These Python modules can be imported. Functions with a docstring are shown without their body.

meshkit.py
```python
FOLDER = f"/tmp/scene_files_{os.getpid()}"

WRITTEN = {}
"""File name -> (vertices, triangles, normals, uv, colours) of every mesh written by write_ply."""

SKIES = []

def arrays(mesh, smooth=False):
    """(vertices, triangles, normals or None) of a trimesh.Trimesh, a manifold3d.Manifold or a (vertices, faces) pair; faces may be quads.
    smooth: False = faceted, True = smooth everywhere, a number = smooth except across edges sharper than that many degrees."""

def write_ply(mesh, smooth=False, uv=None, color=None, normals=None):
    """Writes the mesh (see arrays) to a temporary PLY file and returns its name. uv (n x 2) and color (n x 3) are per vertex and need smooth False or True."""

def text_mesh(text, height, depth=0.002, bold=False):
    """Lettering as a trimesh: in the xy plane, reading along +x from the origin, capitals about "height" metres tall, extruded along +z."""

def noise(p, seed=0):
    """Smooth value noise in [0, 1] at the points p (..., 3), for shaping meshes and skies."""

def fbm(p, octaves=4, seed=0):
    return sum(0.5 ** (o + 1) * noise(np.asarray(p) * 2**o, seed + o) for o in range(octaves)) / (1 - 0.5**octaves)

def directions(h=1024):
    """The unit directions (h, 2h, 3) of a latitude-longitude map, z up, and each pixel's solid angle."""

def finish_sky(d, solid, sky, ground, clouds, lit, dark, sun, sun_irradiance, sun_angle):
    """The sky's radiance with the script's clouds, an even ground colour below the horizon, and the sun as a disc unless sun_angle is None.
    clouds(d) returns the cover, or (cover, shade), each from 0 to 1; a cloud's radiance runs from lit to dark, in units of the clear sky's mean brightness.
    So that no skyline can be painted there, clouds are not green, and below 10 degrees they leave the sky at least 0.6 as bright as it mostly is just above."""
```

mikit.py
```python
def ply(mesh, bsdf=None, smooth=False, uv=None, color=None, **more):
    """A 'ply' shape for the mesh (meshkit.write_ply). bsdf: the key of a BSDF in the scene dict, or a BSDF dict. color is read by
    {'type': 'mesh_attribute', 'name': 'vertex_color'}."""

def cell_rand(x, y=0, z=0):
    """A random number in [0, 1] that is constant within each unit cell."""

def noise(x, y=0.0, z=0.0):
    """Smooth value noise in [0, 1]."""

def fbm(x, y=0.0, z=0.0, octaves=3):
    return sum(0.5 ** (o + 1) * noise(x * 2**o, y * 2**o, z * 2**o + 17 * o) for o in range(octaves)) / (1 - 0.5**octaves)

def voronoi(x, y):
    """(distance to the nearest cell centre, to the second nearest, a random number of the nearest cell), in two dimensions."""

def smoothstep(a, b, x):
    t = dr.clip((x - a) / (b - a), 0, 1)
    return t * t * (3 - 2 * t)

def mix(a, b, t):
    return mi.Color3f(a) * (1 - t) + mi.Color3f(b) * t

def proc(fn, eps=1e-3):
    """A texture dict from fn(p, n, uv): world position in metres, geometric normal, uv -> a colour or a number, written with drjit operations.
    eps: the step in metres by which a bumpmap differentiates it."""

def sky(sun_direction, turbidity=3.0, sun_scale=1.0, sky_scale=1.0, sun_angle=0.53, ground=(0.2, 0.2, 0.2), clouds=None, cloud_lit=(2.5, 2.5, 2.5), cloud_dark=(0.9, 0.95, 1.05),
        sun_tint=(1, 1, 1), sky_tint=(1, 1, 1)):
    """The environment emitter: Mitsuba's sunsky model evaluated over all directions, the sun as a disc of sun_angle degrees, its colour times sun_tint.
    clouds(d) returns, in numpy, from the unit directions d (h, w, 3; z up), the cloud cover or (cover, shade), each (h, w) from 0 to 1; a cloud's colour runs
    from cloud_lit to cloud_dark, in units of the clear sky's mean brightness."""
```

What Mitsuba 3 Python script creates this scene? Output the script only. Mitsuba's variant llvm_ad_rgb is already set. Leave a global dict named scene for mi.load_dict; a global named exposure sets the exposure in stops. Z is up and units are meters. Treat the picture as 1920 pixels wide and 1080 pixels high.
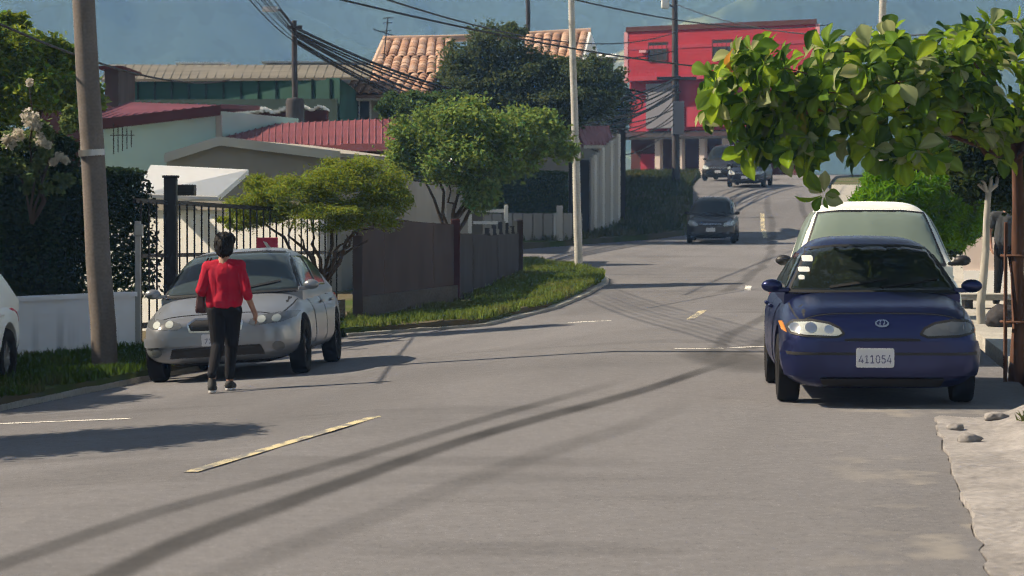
import math, random
import numpy as np, trimesh, manifold3d as m3, shapely
from shapely.geometry import Polygon, Point, LineString
from scipy.interpolate import PchipInterpolator
from scipy.spatial import Delaunay
import drjit as dr, mitsuba as mi
import mikit, meshkit
from mikit import proc, noise, fbm, smoothstep, mix, cell_rand, voronoi

# ---------------------------------------------------------------- camera, sky, exposure
T = mi.ScalarTransform4f
EYE, FOCAL, PITCH = 1.55, 5000.0, math.atan(140 / 5000.0)
CP, SP = math.cos(PITCH), math.sin(PITCH)
scene = {'type': 'scene'}
labels = {}
scene['camera'] = {'type': 'thinlens', 'fov': 2 * math.degrees(math.atan(960 / FOCAL)), 'aperture_radius': 0.007, 'focus_distance': 27.0,
                   'near_clip': 0.1, 'far_clip': 30000.0, 'to_world': T().look_at(origin=[0, 0, EYE], target=[0, CP, EYE - SP], up=[0, 0, 1]),
                   'medium': {'type': 'ref', 'id': 'air'}}
SUN = np.array([-0.73, 0.06, 0.66])
def cloud_cover(d):
    n = meshkit.fbm(d * np.array([2.2, 2.2, 4.5]) + 7.3, 5, 11)
    return np.clip((n - 0.50) * 5.0, 0, 1) * 0.85, np.clip((meshkit.fbm(d * 4.0 + 2.0, 4, 5) - 0.35) * 1.6, 0, 1)
scene['sky_light'] = mikit.sky(SUN, turbidity=3.0, sky_scale=0.33, sky_tint=(1.58, 1.0, 0.70), sun_tint=(0.89, 0.99, 1.19), clouds=cloud_cover, cloud_lit=(1.7, 1.7, 1.72), cloud_dark=(.8, .84, .9))
exposure = 2.55
scene['air'] = {'type': 'homogeneous', 'albedo': {'type': 'rgb', 'value': [0.82, 0.92, 0.97]}, 'sigma_t': {'type': 'rgb', 'value': [0.00018, 0.00031, 0.00056]}}

# ---------------------------------------------------------------- terrain
_prof = PchipInterpolator([-60, 0, 22, 40, 60, 75, 91, 106, 121, 150, 220, 400, 900, 2000, 20000], [0, 0, 0, .02, .15, .34, .62, 1.55, 2.75, 3.7, 4.6, 3.0, 0, -6, -6])
_low = PchipInterpolator([-60, 0, 22, 40, 60, 75, 91, 121, 150, 220, 400, 900, 2000, 20000], [0, 0, 0, .0, .1, .2, .4, .8, 1.3, 2.0, 1.5, 0, -6, -6])
_mid = PchipInterpolator([-60, 0, 10, 16.3, 20.2, 37, 60, 95, 121, 150, 400], [-14, -5.2, -3.15, -1.85, -1.04, 2.55, 5.4, 8.8, 11.0, 13.5, 30])
def sstep(a, b, x):
    t = np.clip((x - a) / (b - a), 0, 1)
    return t * t * (3 - 2 * t)
def G(x, y):
    x, y = np.asarray(x, float), np.asarray(y, float)
    yc = np.clip(y, -60, 20000)
    c = _mid(np.clip(y, -60, 400))
    z = _prof(yc)
    left = sstep(7, 16, c - x) * sstep(60, 90, yc)
    z = z * (1 - left) + _low(yc) * left
    tilt = 0.065 * np.clip(x - c, -6.0, 0) * (1 - sstep(36, 62, yc)) * sstep(-10, 8, yc)
    return z + tilt
def g(x, y): return float(G(x, y))
def at(px, py, Y):
    """The world point seen at a pixel of the 1920 x 1080 photograph at the distance Y: used only to measure the place."""
    u, v = (px - 960) / FOCAL, (540 - py) / FOCAL
    t = Y / (v * SP + CP)
    return np.array([u * t, Y, EYE + t * (v * CP - SP)])
def gpt(px, py):
    for Y in np.arange(8, 260, .05):
        p = at(px, py, Y)
        if p[2] <= G(p[0], Y): return p
    return p

# ---------------------------------------------------------------- materials
def rgb(c): return {'type': 'rgb', 'value': list(map(float, c))}
def mat(key, col, rough=.6, metal=0., spec=.5, two=True, bump=None, bscale=.01, **kw):
    b = {'type': 'principled', 'base_color': col if isinstance(col, dict) else rgb(col), 'roughness': rough, 'metallic': metal, 'specular': spec, **kw}
    if bump is not None: b = {'type': 'bumpmap', 'arbitrary': bump, 'scale': bscale, 'bsdf': b}
    scene[key] = {'type': 'twosided', 'bsdf': b} if two else b
    return key
def varied(c, amt=.25, s=3., streak=1.0):
    c = tuple(c)
    return proc(lambda p, n, uv: mi.Color3f(*c) * (1 - amt + 2 * amt * fbm(p.x * s, p.y * s, p.z * s * streak, 4)))
# tyre marks and wear on the asphalt: polylines on the road plan
MARKS = [([(-1.95, 9.5), (-1.69, 11.4), (-1.33, 13.85), (-.36, 18), (.6, 21.55), (1.75, 25.6), (2.25, 27.5)], .135, .78),
         ([(-2.8, 9.5), (-2.26, 11.75), (-1.85, 13.85), (-1.2, 16.2), (-.35, 19.5), (.75, 23.8)], .115, .55),
         ([(-1.35, 10.5), (-1.0, 12.4), (-.35, 15), (.45, 18), (1.3, 21.5)], .16, .26),
         ([(2.2, 28.8), (2.42, 30.9), (2.8, 34), (3.53, 38.35), (4.6, 45)], .12, .42),
         ([(2.45, 28.8), (2.85, 31.5), (3.5, 35), (4.3, 40)], .10, .30),
         ([(5.2, 50), (7.4, 66), (9.0, 80), (10.6, 95), (12.4, 115)], .16, .45),
         ([(3.9, 50), (6.2, 66), (7.7, 80), (9.3, 95), (11.0, 115)], .16, .40)]
MARKF = []
for pts, wd, st in MARKS:
    ys = np.array([q[1] for q in pts]); xs = np.array([q[0] for q in pts])
    cf = np.polyfit(ys, xs, 3 if len(pts) > 4 else 2)[::-1]
    MARKF.append((cf, ys[0], ys[-1], wd, st))
def asphalt_col(p, n, uv):
    base = .145 * (.86 + .28 * fbm(p.x * .55, p.y * .22, 0, 4)) * (.89 + .22 * fbm(p.x * 17, p.y * 17, 3, 3))
    sp = noise(p.x * 62, p.y * 62)
    base = base * (1 + .20 * smoothstep(.72, .95, sp) - .16 * smoothstep(.28, .05, sp))
    wob = (noise(p.x * .9, p.y * .35, 4) - .5) * .16
    k = mi.Float(1.0)
    for cf, y0, y1, wd, st in MARKF:
        xx = mi.Float(float(cf[-1]))
        for a in cf[-2::-1]: xx = xx * p.y + float(a)
        d = dr.abs(p.x + wob - xx)
        m = smoothstep(wd * 1.15, wd * .35, d) * smoothstep(y0 - 1.5, y0 + 1.5, p.y) * smoothstep(y1 + 2.0, y1 - 3.0, p.y)
        k = k * (1 - st * m * (.65 + .45 * fbm(p.x * 3, p.y * .8, 9, 3)))
    # oil spot where cars turn, and long stains
    sx, sy = (p.x - 2.3) / .55, (p.y - 28.3) / 2.6
    k = k * (1 - .45 * smoothstep(1.0, .15, sx * sx + sy * sy + .5 * (noise(p.x * 2, p.y) - .5)))
    st = smoothstep(.62, .80, fbm(p.x * .25 + 5, p.y * .9, 2, 4))
    k = k * (1 - .16 * st)
    cr, c2, _ = voronoi(p.x * .45 + .5 * fbm(p.x, p.y, 1, 3), p.y * .30)
    k = k * (1 - .07 * smoothstep(.026, .006, c2 - cr) * smoothstep(.45, .6, noise(p.x * .3, p.y * .2, 8)))
    pt = smoothstep(.57, .60, fbm(p.x * .16 + 3.7, p.y * .10, 4, 2))
    k = k * (1 - .10 * pt) * (.90 + .20 * fbm(p.x * 1.9 - p.y * .38, p.y * .06, 6, 3))
    grit = smoothstep(.55, .8, fbm(p.x * 3, p.y * 2.2, 1, 4)) * smoothstep(1.1, .1, dr.abs(p.x - (.95 + .108 * p.y))) * smoothstep(26, 20, p.y)
    return mix(mi.Color3f(.955, .940, .99) * base * k, (.27, .25, .22), grit * .55)
mat('m_asphalt', proc(asphalt_col), .82, spec=.35, bump=proc(lambda p, n, uv: fbm(p.x * 45, p.y * 45, 0, 2)), bscale=.004)
def conc(c, s=2.0):
    c = tuple(c)
    return proc(lambda p, n, uv: mi.Color3f(*c) * (.62 + .5 * fbm(p.x * s, p.y * s, p.z * s, 4)) * (.8 + .4 * noise(p.x * 34, p.y * 34, p.z * 34)))
mat('m_gutter', conc((.275, .262, .258), 1.2), .9, spec=.2, bump=proc(lambda p, n, uv: fbm(p.x * 9, p.y * 9, p.z * 9, 4)), bscale=.03)
mat('m_concrete', conc((.36, .34, .31)), .9, spec=.2)
mat('m_kerb', conc((.34, .33, .30)), .9, spec=.2)
mat('m_pole', proc(lambda p, n, uv: mi.Color3f(.185, .162, .148) * (.65 + .5 * fbm(p.x * 6, p.y * 6, p.z * 1.3, 4)) * (.85 + .3 * noise(p.x * 50, p.y * 50, p.z * 50))), .9, spec=.2)
mat('m_pole_pale', conc((.55, .54, .50), 3), .7)
mat('m_pole_dark', varied((.055, .05, .055), .3, 4), .85)
mat('m_soil', proc(lambda p, n, uv: mix((.10, .085, .055), (.05, .075, .02), smoothstep(.4, .6, fbm(p.x * .7, p.y * .7, 0, 4)))), .95, spec=.1)
mat('m_yellow', proc(lambda p, n, uv: mix((.50, .43, .26), (.17, .168, .165), smoothstep(.36, .66, fbm(p.x * 14, p.y * 6, 0, 4)))), .7)
mat('m_white_paint', proc(lambda p, n, uv: mix((.62, .60, .56), (.17, .165, .15), smoothstep(.48, .72, fbm(p.x * 6, p.y * 4, 2, 4)))), .7)
mat('m_wall_white', proc(lambda p, n, uv: mi.Color3f(.80, .81, .84) * (.86 + .2 * fbm(p.x * 1.1, p.y * 1.1, p.z * 2.5, 4)) * (1 - .35 * smoothstep(.55, .8, fbm(p.x * 5, p.y * 5, p.z * .6, 3)) * smoothstep(.5, -.2, p.z))), .8)
mat('m_plaster', varied((.80, .79, .76), .08, 1.2), .85)
mat('m_pink_wall', varied((.62, .52, .46), .14, 1.5), .85)
mat('m_green_wall', varied((.42, .60, .56), .10, .9), .8)
mat('m_white_roof', varied((.80, .80, .78), .06, 1.), .5)
mat('m_grey_board', varied((.30, .28, .25), .22, 1.6, .3), .85)
mat('m_pale_board', varied((.48, .46, .42), .15, 1.6, .3), .85)
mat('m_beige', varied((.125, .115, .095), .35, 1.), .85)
mat('m_ochre', varied((.40, .27, .11), .15, 1.), .85)
mat('m_red_roof', varied((.16, .034, .042), .35, .9), .6)
mat('m_red_fascia', varied((.12, .026, .04), .3, 1.), .6)
mat('m_dark_red', varied((.075, .016, .015), .3, .8), .85)
mat('m_green_tarp', proc(lambda p, n, uv: mi.Color3f(.012, .075, .055) * (.6 + .8 * fbm(p.x * .5, p.y * .5, p.z * 1.1, 4))), .75)
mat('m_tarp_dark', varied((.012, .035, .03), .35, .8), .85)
mat('m_brown_fence', proc(lambda p, n, uv: mi.Color3f(.060, .038, .033) * (.55 + .8 * fbm(p.x * 2.2, p.y * 2.2, p.z * .7, 4))), .8)
mat('m_dark_fence', proc(lambda p, n, uv: mi.Color3f(.030, .028, .032) * (.6 + .8 * fbm(p.x * 2.2, p.y * 2.2, p.z * .7, 4))), .85)
mat('m_plinth', conc((.10, .085, .072), 2), .9)
mat('m_red_bright', proc(lambda p, n, uv: mi.Color3f(.40, .006, .022) * (.78 + .4 * fbm(p.x * .6, p.y * .6, p.z * 1.4, 4))), .65)
mat('m_red_shop', varied((.38, .02, .045), .2, .8), .7)
mat('m_pink_trim', varied((.62, .30, .34), .1, 1), .7)
mat('m_grey_panel', varied((.22, .22, .26), .15, .7), .6)
mat('m_void', (.012, .012, .014), .5)
mat('m_black_metal', (.012, .012, .016), .45, spec=.5)
mat('m_steel', (.45, .45, .46), .35, metal=.9)
mat('m_cable', (.012, .012, .015), .6)
mat('m_window_dark', (.02, .025, .03), .12, spec=.6)
TILES = [mat(f'm_tile_{i}', varied(c, .25, 5), .85) for i, c in enumerate([(.38, .225, .15), (.29, .165, .115), (.46, .32, .24), (.25, .16, .12)])]
mat('m_bark', proc(lambda p, n, uv: mi.Color3f(.095, .068, .05) * (.45 + 1.0 * fbm(p.x * 11, p.y * 11, p.z * 2.5, 4))), .95, spec=.1)
mat('m_bark_red', proc(lambda p, n, uv: mi.Color3f(.13, .070, .050) * (.45 + 1.0 * fbm(p.x * 14, p.y * 14, p.z * 2.5, 4))), .9, spec=.15)
mat('m_bark_pale', proc(lambda p, n, uv: mi.Color3f(.42, .40, .35) * (.5 + .8 * fbm(p.x * 9, p.y * 9, p.z * 3.5, 4))), .9, spec=.15)
def mountain_col(p, n, uv):
    a = fbm(p.x * .006, p.y * .004, 0, 5)
    b = fbm(p.x * .030 + 9, p.y * .016, 2, 4)
    c = mix((.016, .034, .024), (.15, .19, .085), smoothstep(.44, .58, a + .45 * (b - .5)))
    c = mix(c, (.22, .21, .13), .75 * smoothstep(.60, .66, b) * smoothstep(.42, .55, a))
    c = mix(c, (.010, .022, .016), .65 * smoothstep(.50, .58, fbm(p.x * .075, p.y * .04, 5, 4)))
    return c
mat('m_mountain', proc(mountain_col), .95, spec=.1)
LEAF = {}
def leafmat(key, trans=.7, rough=.5, spec_t=0.0, eta=1.4):
    scene[key] = {'type': 'principledthin', 'base_color': {'type': 'mesh_attribute', 'name': 'vertex_color'}, 'roughness': rough, 'diff_trans': trans, 'spec_trans': spec_t, 'eta': eta}
    return key
leafmat('m_leaf', 1.05, .55)
leafmat('m_leaf_wax', 1.1, .24, eta=1.6)
leafmat('m_grass', .9, .6)
def paint(key, c, metal=.25, rough=.35):
    return mat(key, c, rough, metal=metal, spec=.5, clearcoat=1.0, clearcoat_gloss=.88)
paint('m_blue_paint', (.006, .013, .090), .70, .25)
paint('m_white_car', (.74, .76, .72), .0, .4)
paint('m_silver', (.26, .28, .315), .55, .28)
paint('m_black_car', (.018, .018, .024), .2)
paint('m_navy_car', (.012, .014, .030), .2)
mat('m_glass_dark', (.010, .014, .013), .06, spec=.75)
mat('m_glass_green', (.17, .22, .19), .10, spec=.75)  # pale green reflection of sky and foliage put into the base colour
mat('m_glass_grey', (.035, .05, .055), .05, spec=.8)
mat('m_tyre', (.014, .014, .015), .85, spec=.2)
mat('m_rim', (.38, .38, .40), .35, metal=.8)
mat('m_lamp', (.40, .44, .43), .08, spec=.8, clearcoat=1.0)
mat('m_lamp_dark', (.09, .10, .11), .10, spec=.8, clearcoat=1.0)
mat('m_amber', (.55, .20, .03), .2, spec=.6)
mat('m_chrome', (.75, .76, .78), .15, metal=1.)
mat('m_trim', (.016, .016, .018), .5)
mat('m_plate', (.70, .70, .72), .5)
mat('m_ink', (.10, .10, .20), .6)
mat('m_sticker', (.52, .54, .55), .5)
mat('m_skin', (.36, .19, .13), .55)
mat('m_hair', proc(lambda p, n, uv: mi.Color3f(.008, .007, .007) * (.6 + .8 * noise(p.x * 160, p.y * 160, p.z * 20))), .7, spec=.2)
mat('m_red_cloth', proc(lambda p, n, uv: mi.Color3f(.42, .010, .035) * (.8 + .4 * fbm(p.x * 14, p.y * 14, p.z * 8, 3))), .85, spec=.2, sheen=.4)
mat('m_black_cloth', (.012, .012, .015), .85, spec=.2)
mat('m_grey_cloth', (.06, .065, .07), .9, spec=.1)
mat('m_shoe', (.62, .60, .58), .6)
mat('m_sole', (.03, .03, .03), .8)
mat('m_bag', varied((.055, .02, .022), .3, 8), .5)
mat('m_sign_red', (.50, .03, .07), .6)

# ---------------------------------------------------------------- helpers
rng = np.random.default_rng(5)
def free(key):
    if key not in scene and key not in labels: return key
    i = 1
    while f'{key}_{i:03d}' in scene or f'{key}_{i:03d}' in labels: i += 1
    return f'{key}_{i:03d}'
def thing(name, label, cat, group=None, kind=None):
    k = free(name)
    labels[k] = {'label': label, 'category': cat}
    if group: labels[k]['group'] = group
    if kind: labels[k]['kind'] = kind
    return k
def put(name, mesh, m, parent=None, smooth=False, label=None, stuff=False, M=None, color=None):
    k = free(name if parent is None else parent + '__' + name)
    d = mesh if isinstance(mesh, dict) else mikit.ply(mesh, m, smooth=smooth, color=color)
    if M is not None: d = {**d, 'to_world': T(M) if not isinstance(M, type(T())) else M}
    scene[k] = d
    if label or stuff:
        labels[k] = {}
        if label: labels[k]['label'] = label
        if stuff: labels[k]['kind'] = 'stuff'
    return k
def struct(name, mesh, m, label, smooth=False):
    k = put(name, mesh, m, smooth=smooth)
    labels[k] = {'label': label, 'kind': 'structure'}
    return k
cat_ = trimesh.util.concatenate
def box(cx, cy, cz, sx, sy, sz, ch=0.0):
    if ch > 0:
        v = []
        for i in (-1, 1):
            for j in (-1, 1):
                for k in (-1, 1):
                    h = np.array([i * sx, j * sy, k * sz]) / 2
                    for ax in range(3):
                        q = h - np.sign(h) * ch; q[ax] = h[ax]; v.append(q)
        m = trimesh.convex.convex_hull(np.array(v))
    else: m = trimesh.creation.box((sx, sy, sz))
    m.apply_translation((cx, cy, cz)); return m
def wallbox(p, q, thick, z0, z1, lift=None, ch=0.0):
    """A wall between the plan points p and q; z0, z1 numbers or pairs (at p, at q). Its front face runs along p-q, it is thick to the left of p to q."""
    p, q = np.array(p[:2], float), np.array(q[:2], float)
    d = (q - p) / np.linalg.norm(q - p); n = np.array([-d[1], d[0]]) * thick
    z0 = (z0, z0) if np.isscalar(z0) else z0; z1 = (z1, z1) if np.isscalar(z1) else z1
    v = [[*p, z0[0]], [*q, z0[1]], [*(q + n), z0[1]], [*(p + n), z0[0]], [*p, z1[0]], [*q, z1[1]], [*(q + n), z1[1]], [*(p + n), z1[0]]]
    return trimesh.convex.convex_hull(np.array(v))
def hull(pts): return trimesh.convex.convex_hull(np.array(pts, float))
def tube(pts, rad, sides=8, cap=True):
    p = np.asarray(pts, float); r = np.broadcast_to(rad, (len(p),)).astype(float)
    t = np.gradient(p, axis=0); t /= np.linalg.norm(t, axis=1, keepdims=True) + 1e-12
    ref = np.array([0, 0, 1.]) if abs(t[:, 2]).mean() < .8 else np.array([1., 0, 0])
    a = np.cross(t, ref); a /= np.linalg.norm(a, axis=1, keepdims=True) + 1e-12
    b = np.cross(t, a); ang = np.arange(sides) * 2 * np.pi / sides
    v = (p[:, None] + r[:, None, None] * (np.cos(ang)[None, :, None] * a[:, None] + np.sin(ang)[None, :, None] * b[:, None])).reshape(-1, 3)
    i, j = np.meshgrid(np.arange(len(p) - 1), np.arange(sides), indexing='ij')
    q = np.stack([i * sides + j, (i + 1) * sides + j, (i + 1) * sides + (j + 1) % sides, i * sides + (j + 1) % sides], -1).reshape(-1, 4)
    f = np.vstack([q[:, [0, 1, 2]], q[:, [0, 2, 3]]])
    if cap:
        n = len(v); v = np.vstack([v, p[0], p[-1]]); k = np.arange(sides); e = (len(p) - 1) * sides
        f = np.vstack([f, np.stack([k * 0 + n, k, (k + 1) % sides], 1), np.stack([k * 0 + n + 1, e + (k + 1) % sides, e + k], 1)])
    return trimesh.Trimesh(v, f, process=False)
def lathe(prof, n=32):
    """prof: (r, z) pairs round z."""
    pr = np.array(prof, float); ang = np.arange(n) * 2 * np.pi / n
    v = np.stack([pr[:, None, 0] * np.cos(ang), pr[:, None, 0] * np.sin(ang), np.repeat(pr[:, 1:2], n, 1)], -1).reshape(-1, 3)
    i, j = np.meshgrid(np.arange(len(pr) - 1), np.arange(n), indexing='ij')
    q = np.stack([i * n + j, i * n + (j + 1) % n, (i + 1) * n + (j + 1) % n, (i + 1) * n + j], -1).reshape(-1, 4)
    return trimesh.Trimesh(v, np.vstack([q[:, [0, 1, 2]], q[:, [0, 2, 3]]]), process=False)
def fill(poly, res):
    """Points and triangles filling a shapely polygon."""
    poly = poly.simplify(res * .02)
    b = poly.segmentize(res)
    pts = [np.array(r.coords)[:-1] for q in getattr(b, 'geoms', [b]) for r in (q.exterior, *q.interiors)]
    x0, y0, x1, y1 = poly.bounds
    gx, gy = np.meshgrid(np.arange(x0 + res / 2, x1, res), np.arange(y0 + res / 2, y1, res))
    gp = np.stack([gx.ravel(), gy.ravel()], 1) + rng.uniform(-.12, .12, (gx.size, 2)) * res
    inn = shapely.contains_xy(poly.buffer(-res * .35), gp[:, 0], gp[:, 1])
    P = np.vstack(pts + [gp[inn]])
    t = Delaunay(P).simplices
    c = P[t].mean(1)
    t = t[shapely.contains_xy(poly.buffer(res * .001), c[:, 0], c[:, 1])]
    a = np.cross(P[t[:, 1]] - P[t[:, 0]], P[t[:, 2]] - P[t[:, 0]])
    t[a < 0] = t[a < 0][:, ::-1]
    t = t[np.abs(a) > 1e-9]
    return P, t
def slab(poly, res, top, depth):
    """A ground sheet with skirts: top(x, y) heights, sides going down by depth."""
    P, t = fill(poly, res)
    z = top(P[:, 0], P[:, 1]); n = len(P)
    v = np.vstack([np.c_[P, z], np.c_[P, z - depth]])
    e = np.sort(np.vstack([t[:, [0, 1]], t[:, [1, 2]], t[:, [2, 0]]]), 1)
    d = np.vstack([t[:, [0, 1]], t[:, [1, 2]], t[:, [2, 0]]])
    u, inv, cnt = np.unique(e, axis=0, return_inverse=True, return_counts=True)
    be = d[cnt[inv.ravel()] == 1]
    side = np.vstack([np.stack([be[:, 1], be[:, 0], be[:, 0] + n], 1), np.stack([be[:, 1], be[:, 0] + n, be[:, 1] + n], 1)])
    return trimesh.Trimesh(v, np.vstack([t, side]), process=False)
def eul(loc, rz=0., sc=1.):
    c, s = math.cos(rz), math.sin(rz)
    M = np.eye(4); M[:3, :3] = np.array([[c, -s, 0], [s, c, 0], [0, 0, 1]]) * sc; M[:3, 3] = loc
    return M
def cloud(n, cen, rad, shell=.55):
    """n points in an ellipsoid, denser towards its surface."""
    d = rng.normal(size=(n, 3)); d /= np.linalg.norm(d, axis=1, keepdims=True)
    r = (shell + (1 - shell) * rng.random(n)) ** .8
    return np.asarray(cen) + d * r[:, None] * np.asarray(rad)
def leaves(cen, L, W, col, var=.35, up=.3, hue=.15, droop=0.0, face=None):
    """Folded leaf quads (two pairs of triangles about the midrib) at the points cen."""
    n = len(cen)
    d = rng.normal(size=(n, 3)); d[:, 2] = d[:, 2] * .7 - droop; d /= np.linalg.norm(d, axis=1, keepdims=True)
    nn = rng.normal(size=(n, 3)); nn[:, 2] += up * 3
    nn -= (nn * d).sum(1, keepdims=True) * d; nn /= np.linalg.norm(nn, axis=1, keepdims=True)
    s = np.cross(d, nn)
    l = L * rng.uniform(.6, 1.25, n)[:, None]; w = W * rng.uniform(.6, 1.25, n)[:, None]
    v = np.stack([cen - d * l * .5, cen + s * w * .5 + nn * w * .18, cen + d * l * .5 - nn * l * .1, cen - s * w * .5 + nn * w * .18], 1).reshape(-1, 3)
    k = np.arange(n)[:, None] * 4
    f = np.vstack([k + [0, 1, 2], k + [0, 2, 3]])
    b = rng.uniform(1 - var, 1 + var, n)[:, None] * np.asarray(col)
    h = rng.normal(size=n) * hue
    b = b * np.stack([1 + h, 1 + .3 * np.abs(h), 1 - h], 1)
    return (v, f), np.repeat(np.clip(b, .004, .9), 4, 0)
def merge(parts):
    vs, fs, cs, o = [], [], [], 0
    for (v, f), c in parts:
        vs.append(v); fs.append(f + o); cs.append(c); o += len(v)
    return (np.vstack(vs), np.vstack(fs)), np.vstack(cs)
def branchy(base, tips, r0, r1=.012, wob=.12, sides=7, fork=0., arch=.18):
    """Limbs from the base to the tips; with fork > 0 they leave a common trunk at that share of the way up."""
    base = np.asarray(base, float); tips = np.asarray(tips, float); out = []
    if fork > 0:
        top = base * (1 - fork) + tips.mean(0) * fork; k = np.linspace(0, 1, 6)[:, None]
        pts = base * (1 - k) + top * k; pts[1:-1, :2] += rng.normal(size=(4, 2)) * r0 * .5
        out.append(tube(pts, np.linspace(r0 * 1.25, r0 * .8, 6), sides + 4)); base, r0 = pts[-1], r0 * .62
    for t in tips:
        k = np.linspace(0, 1, 7)[:, None]; mid = base * (1 - k) + t * k
        mid[:, 2] += np.linalg.norm(t[:2] - base[:2]) * arch * np.sin(k[:, 0] * np.pi)
        mid[1:-1] += rng.normal(size=(5, 3)) * wob * np.linalg.norm(t - base) * .35
        out.append(tube(mid, np.linspace(r0, r1, 7), sides))
    return cat_(out)

# ---------------------------------------------------------------- ground, road, verges, mountain
def grid_mesh(xs, ys, zf):
    X, Y = np.meshgrid(xs, ys)
    v = np.stack([X, Y, zf(X, Y)], -1).reshape(-1, 3)
    n, m = len(xs), len(ys)
    i, j = np.meshgrid(np.arange(m - 1), np.arange(n - 1), indexing='ij')
    q = np.stack([i * n + j, i * n + j + 1, (i + 1) * n + j + 1, (i + 1) * n + j], -1).reshape(-1, 4)
    return (v, np.vstack([q[:, [0, 1, 2]], q[:, [0, 2, 3]]]))
gx = np.unique(np.concatenate([np.arange(-40, 45, 1.0), -np.geomspace(40, 3000, 26), np.geomspace(45, 3000, 26)]))
gy = np.unique(np.concatenate([np.arange(-20, 170, 1.0), -np.geomspace(20, 3000, 20), np.geomspace(170, 3600, 36)]))
struct('ground', grid_mesh(gx, gy, lambda X, Y: G(X, Y) - .12), 'm_soil', 'bare soil and weeds of the yards beside the street')
LEFT = [(-9.5, -12), (-8.2, 5), (-6.6, 15), (-4.86, 25.2), (-4.15, 30), (-3.3, 35.2), (-2.6, 40.2), (-.45, 40.9), (.75, 45.7), (1.42, 50.3), (2.0, 55.5), (2.1, 58.0), (1.6, 61.8), (.55, 67.8), (-2.5, 71), (-14, 74), (-40, 78)]
FARL = [(-40, 92), (-14, 86), (-3, 83.4), (.33, 82.2), (2.45, 87.5), (4.6, 91.5), (6.23, 94.8), (7.2, 106), (8.2, 121), (9.6, 136), (10.6, 146), (5, 149), (-6, 152), (-6, 158), (14, 156)]
RIGHT = [(30, 158), (30, 152), (19, 150), (17.5, 144), (14.3, 121), (12.2, 92), (9.9, 70), (7.7, 50), (6.3, 39), (5.3, 30), (4.6, 24), (4.2, 21), (3.7, 19.95), (3.14, 19.85), (2.78, 17), (2.46, 14.6), (2.2, 12.6), (2.04, 11.4), (1.7, 8), (1.0, 2), (.2, -12)]
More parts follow.
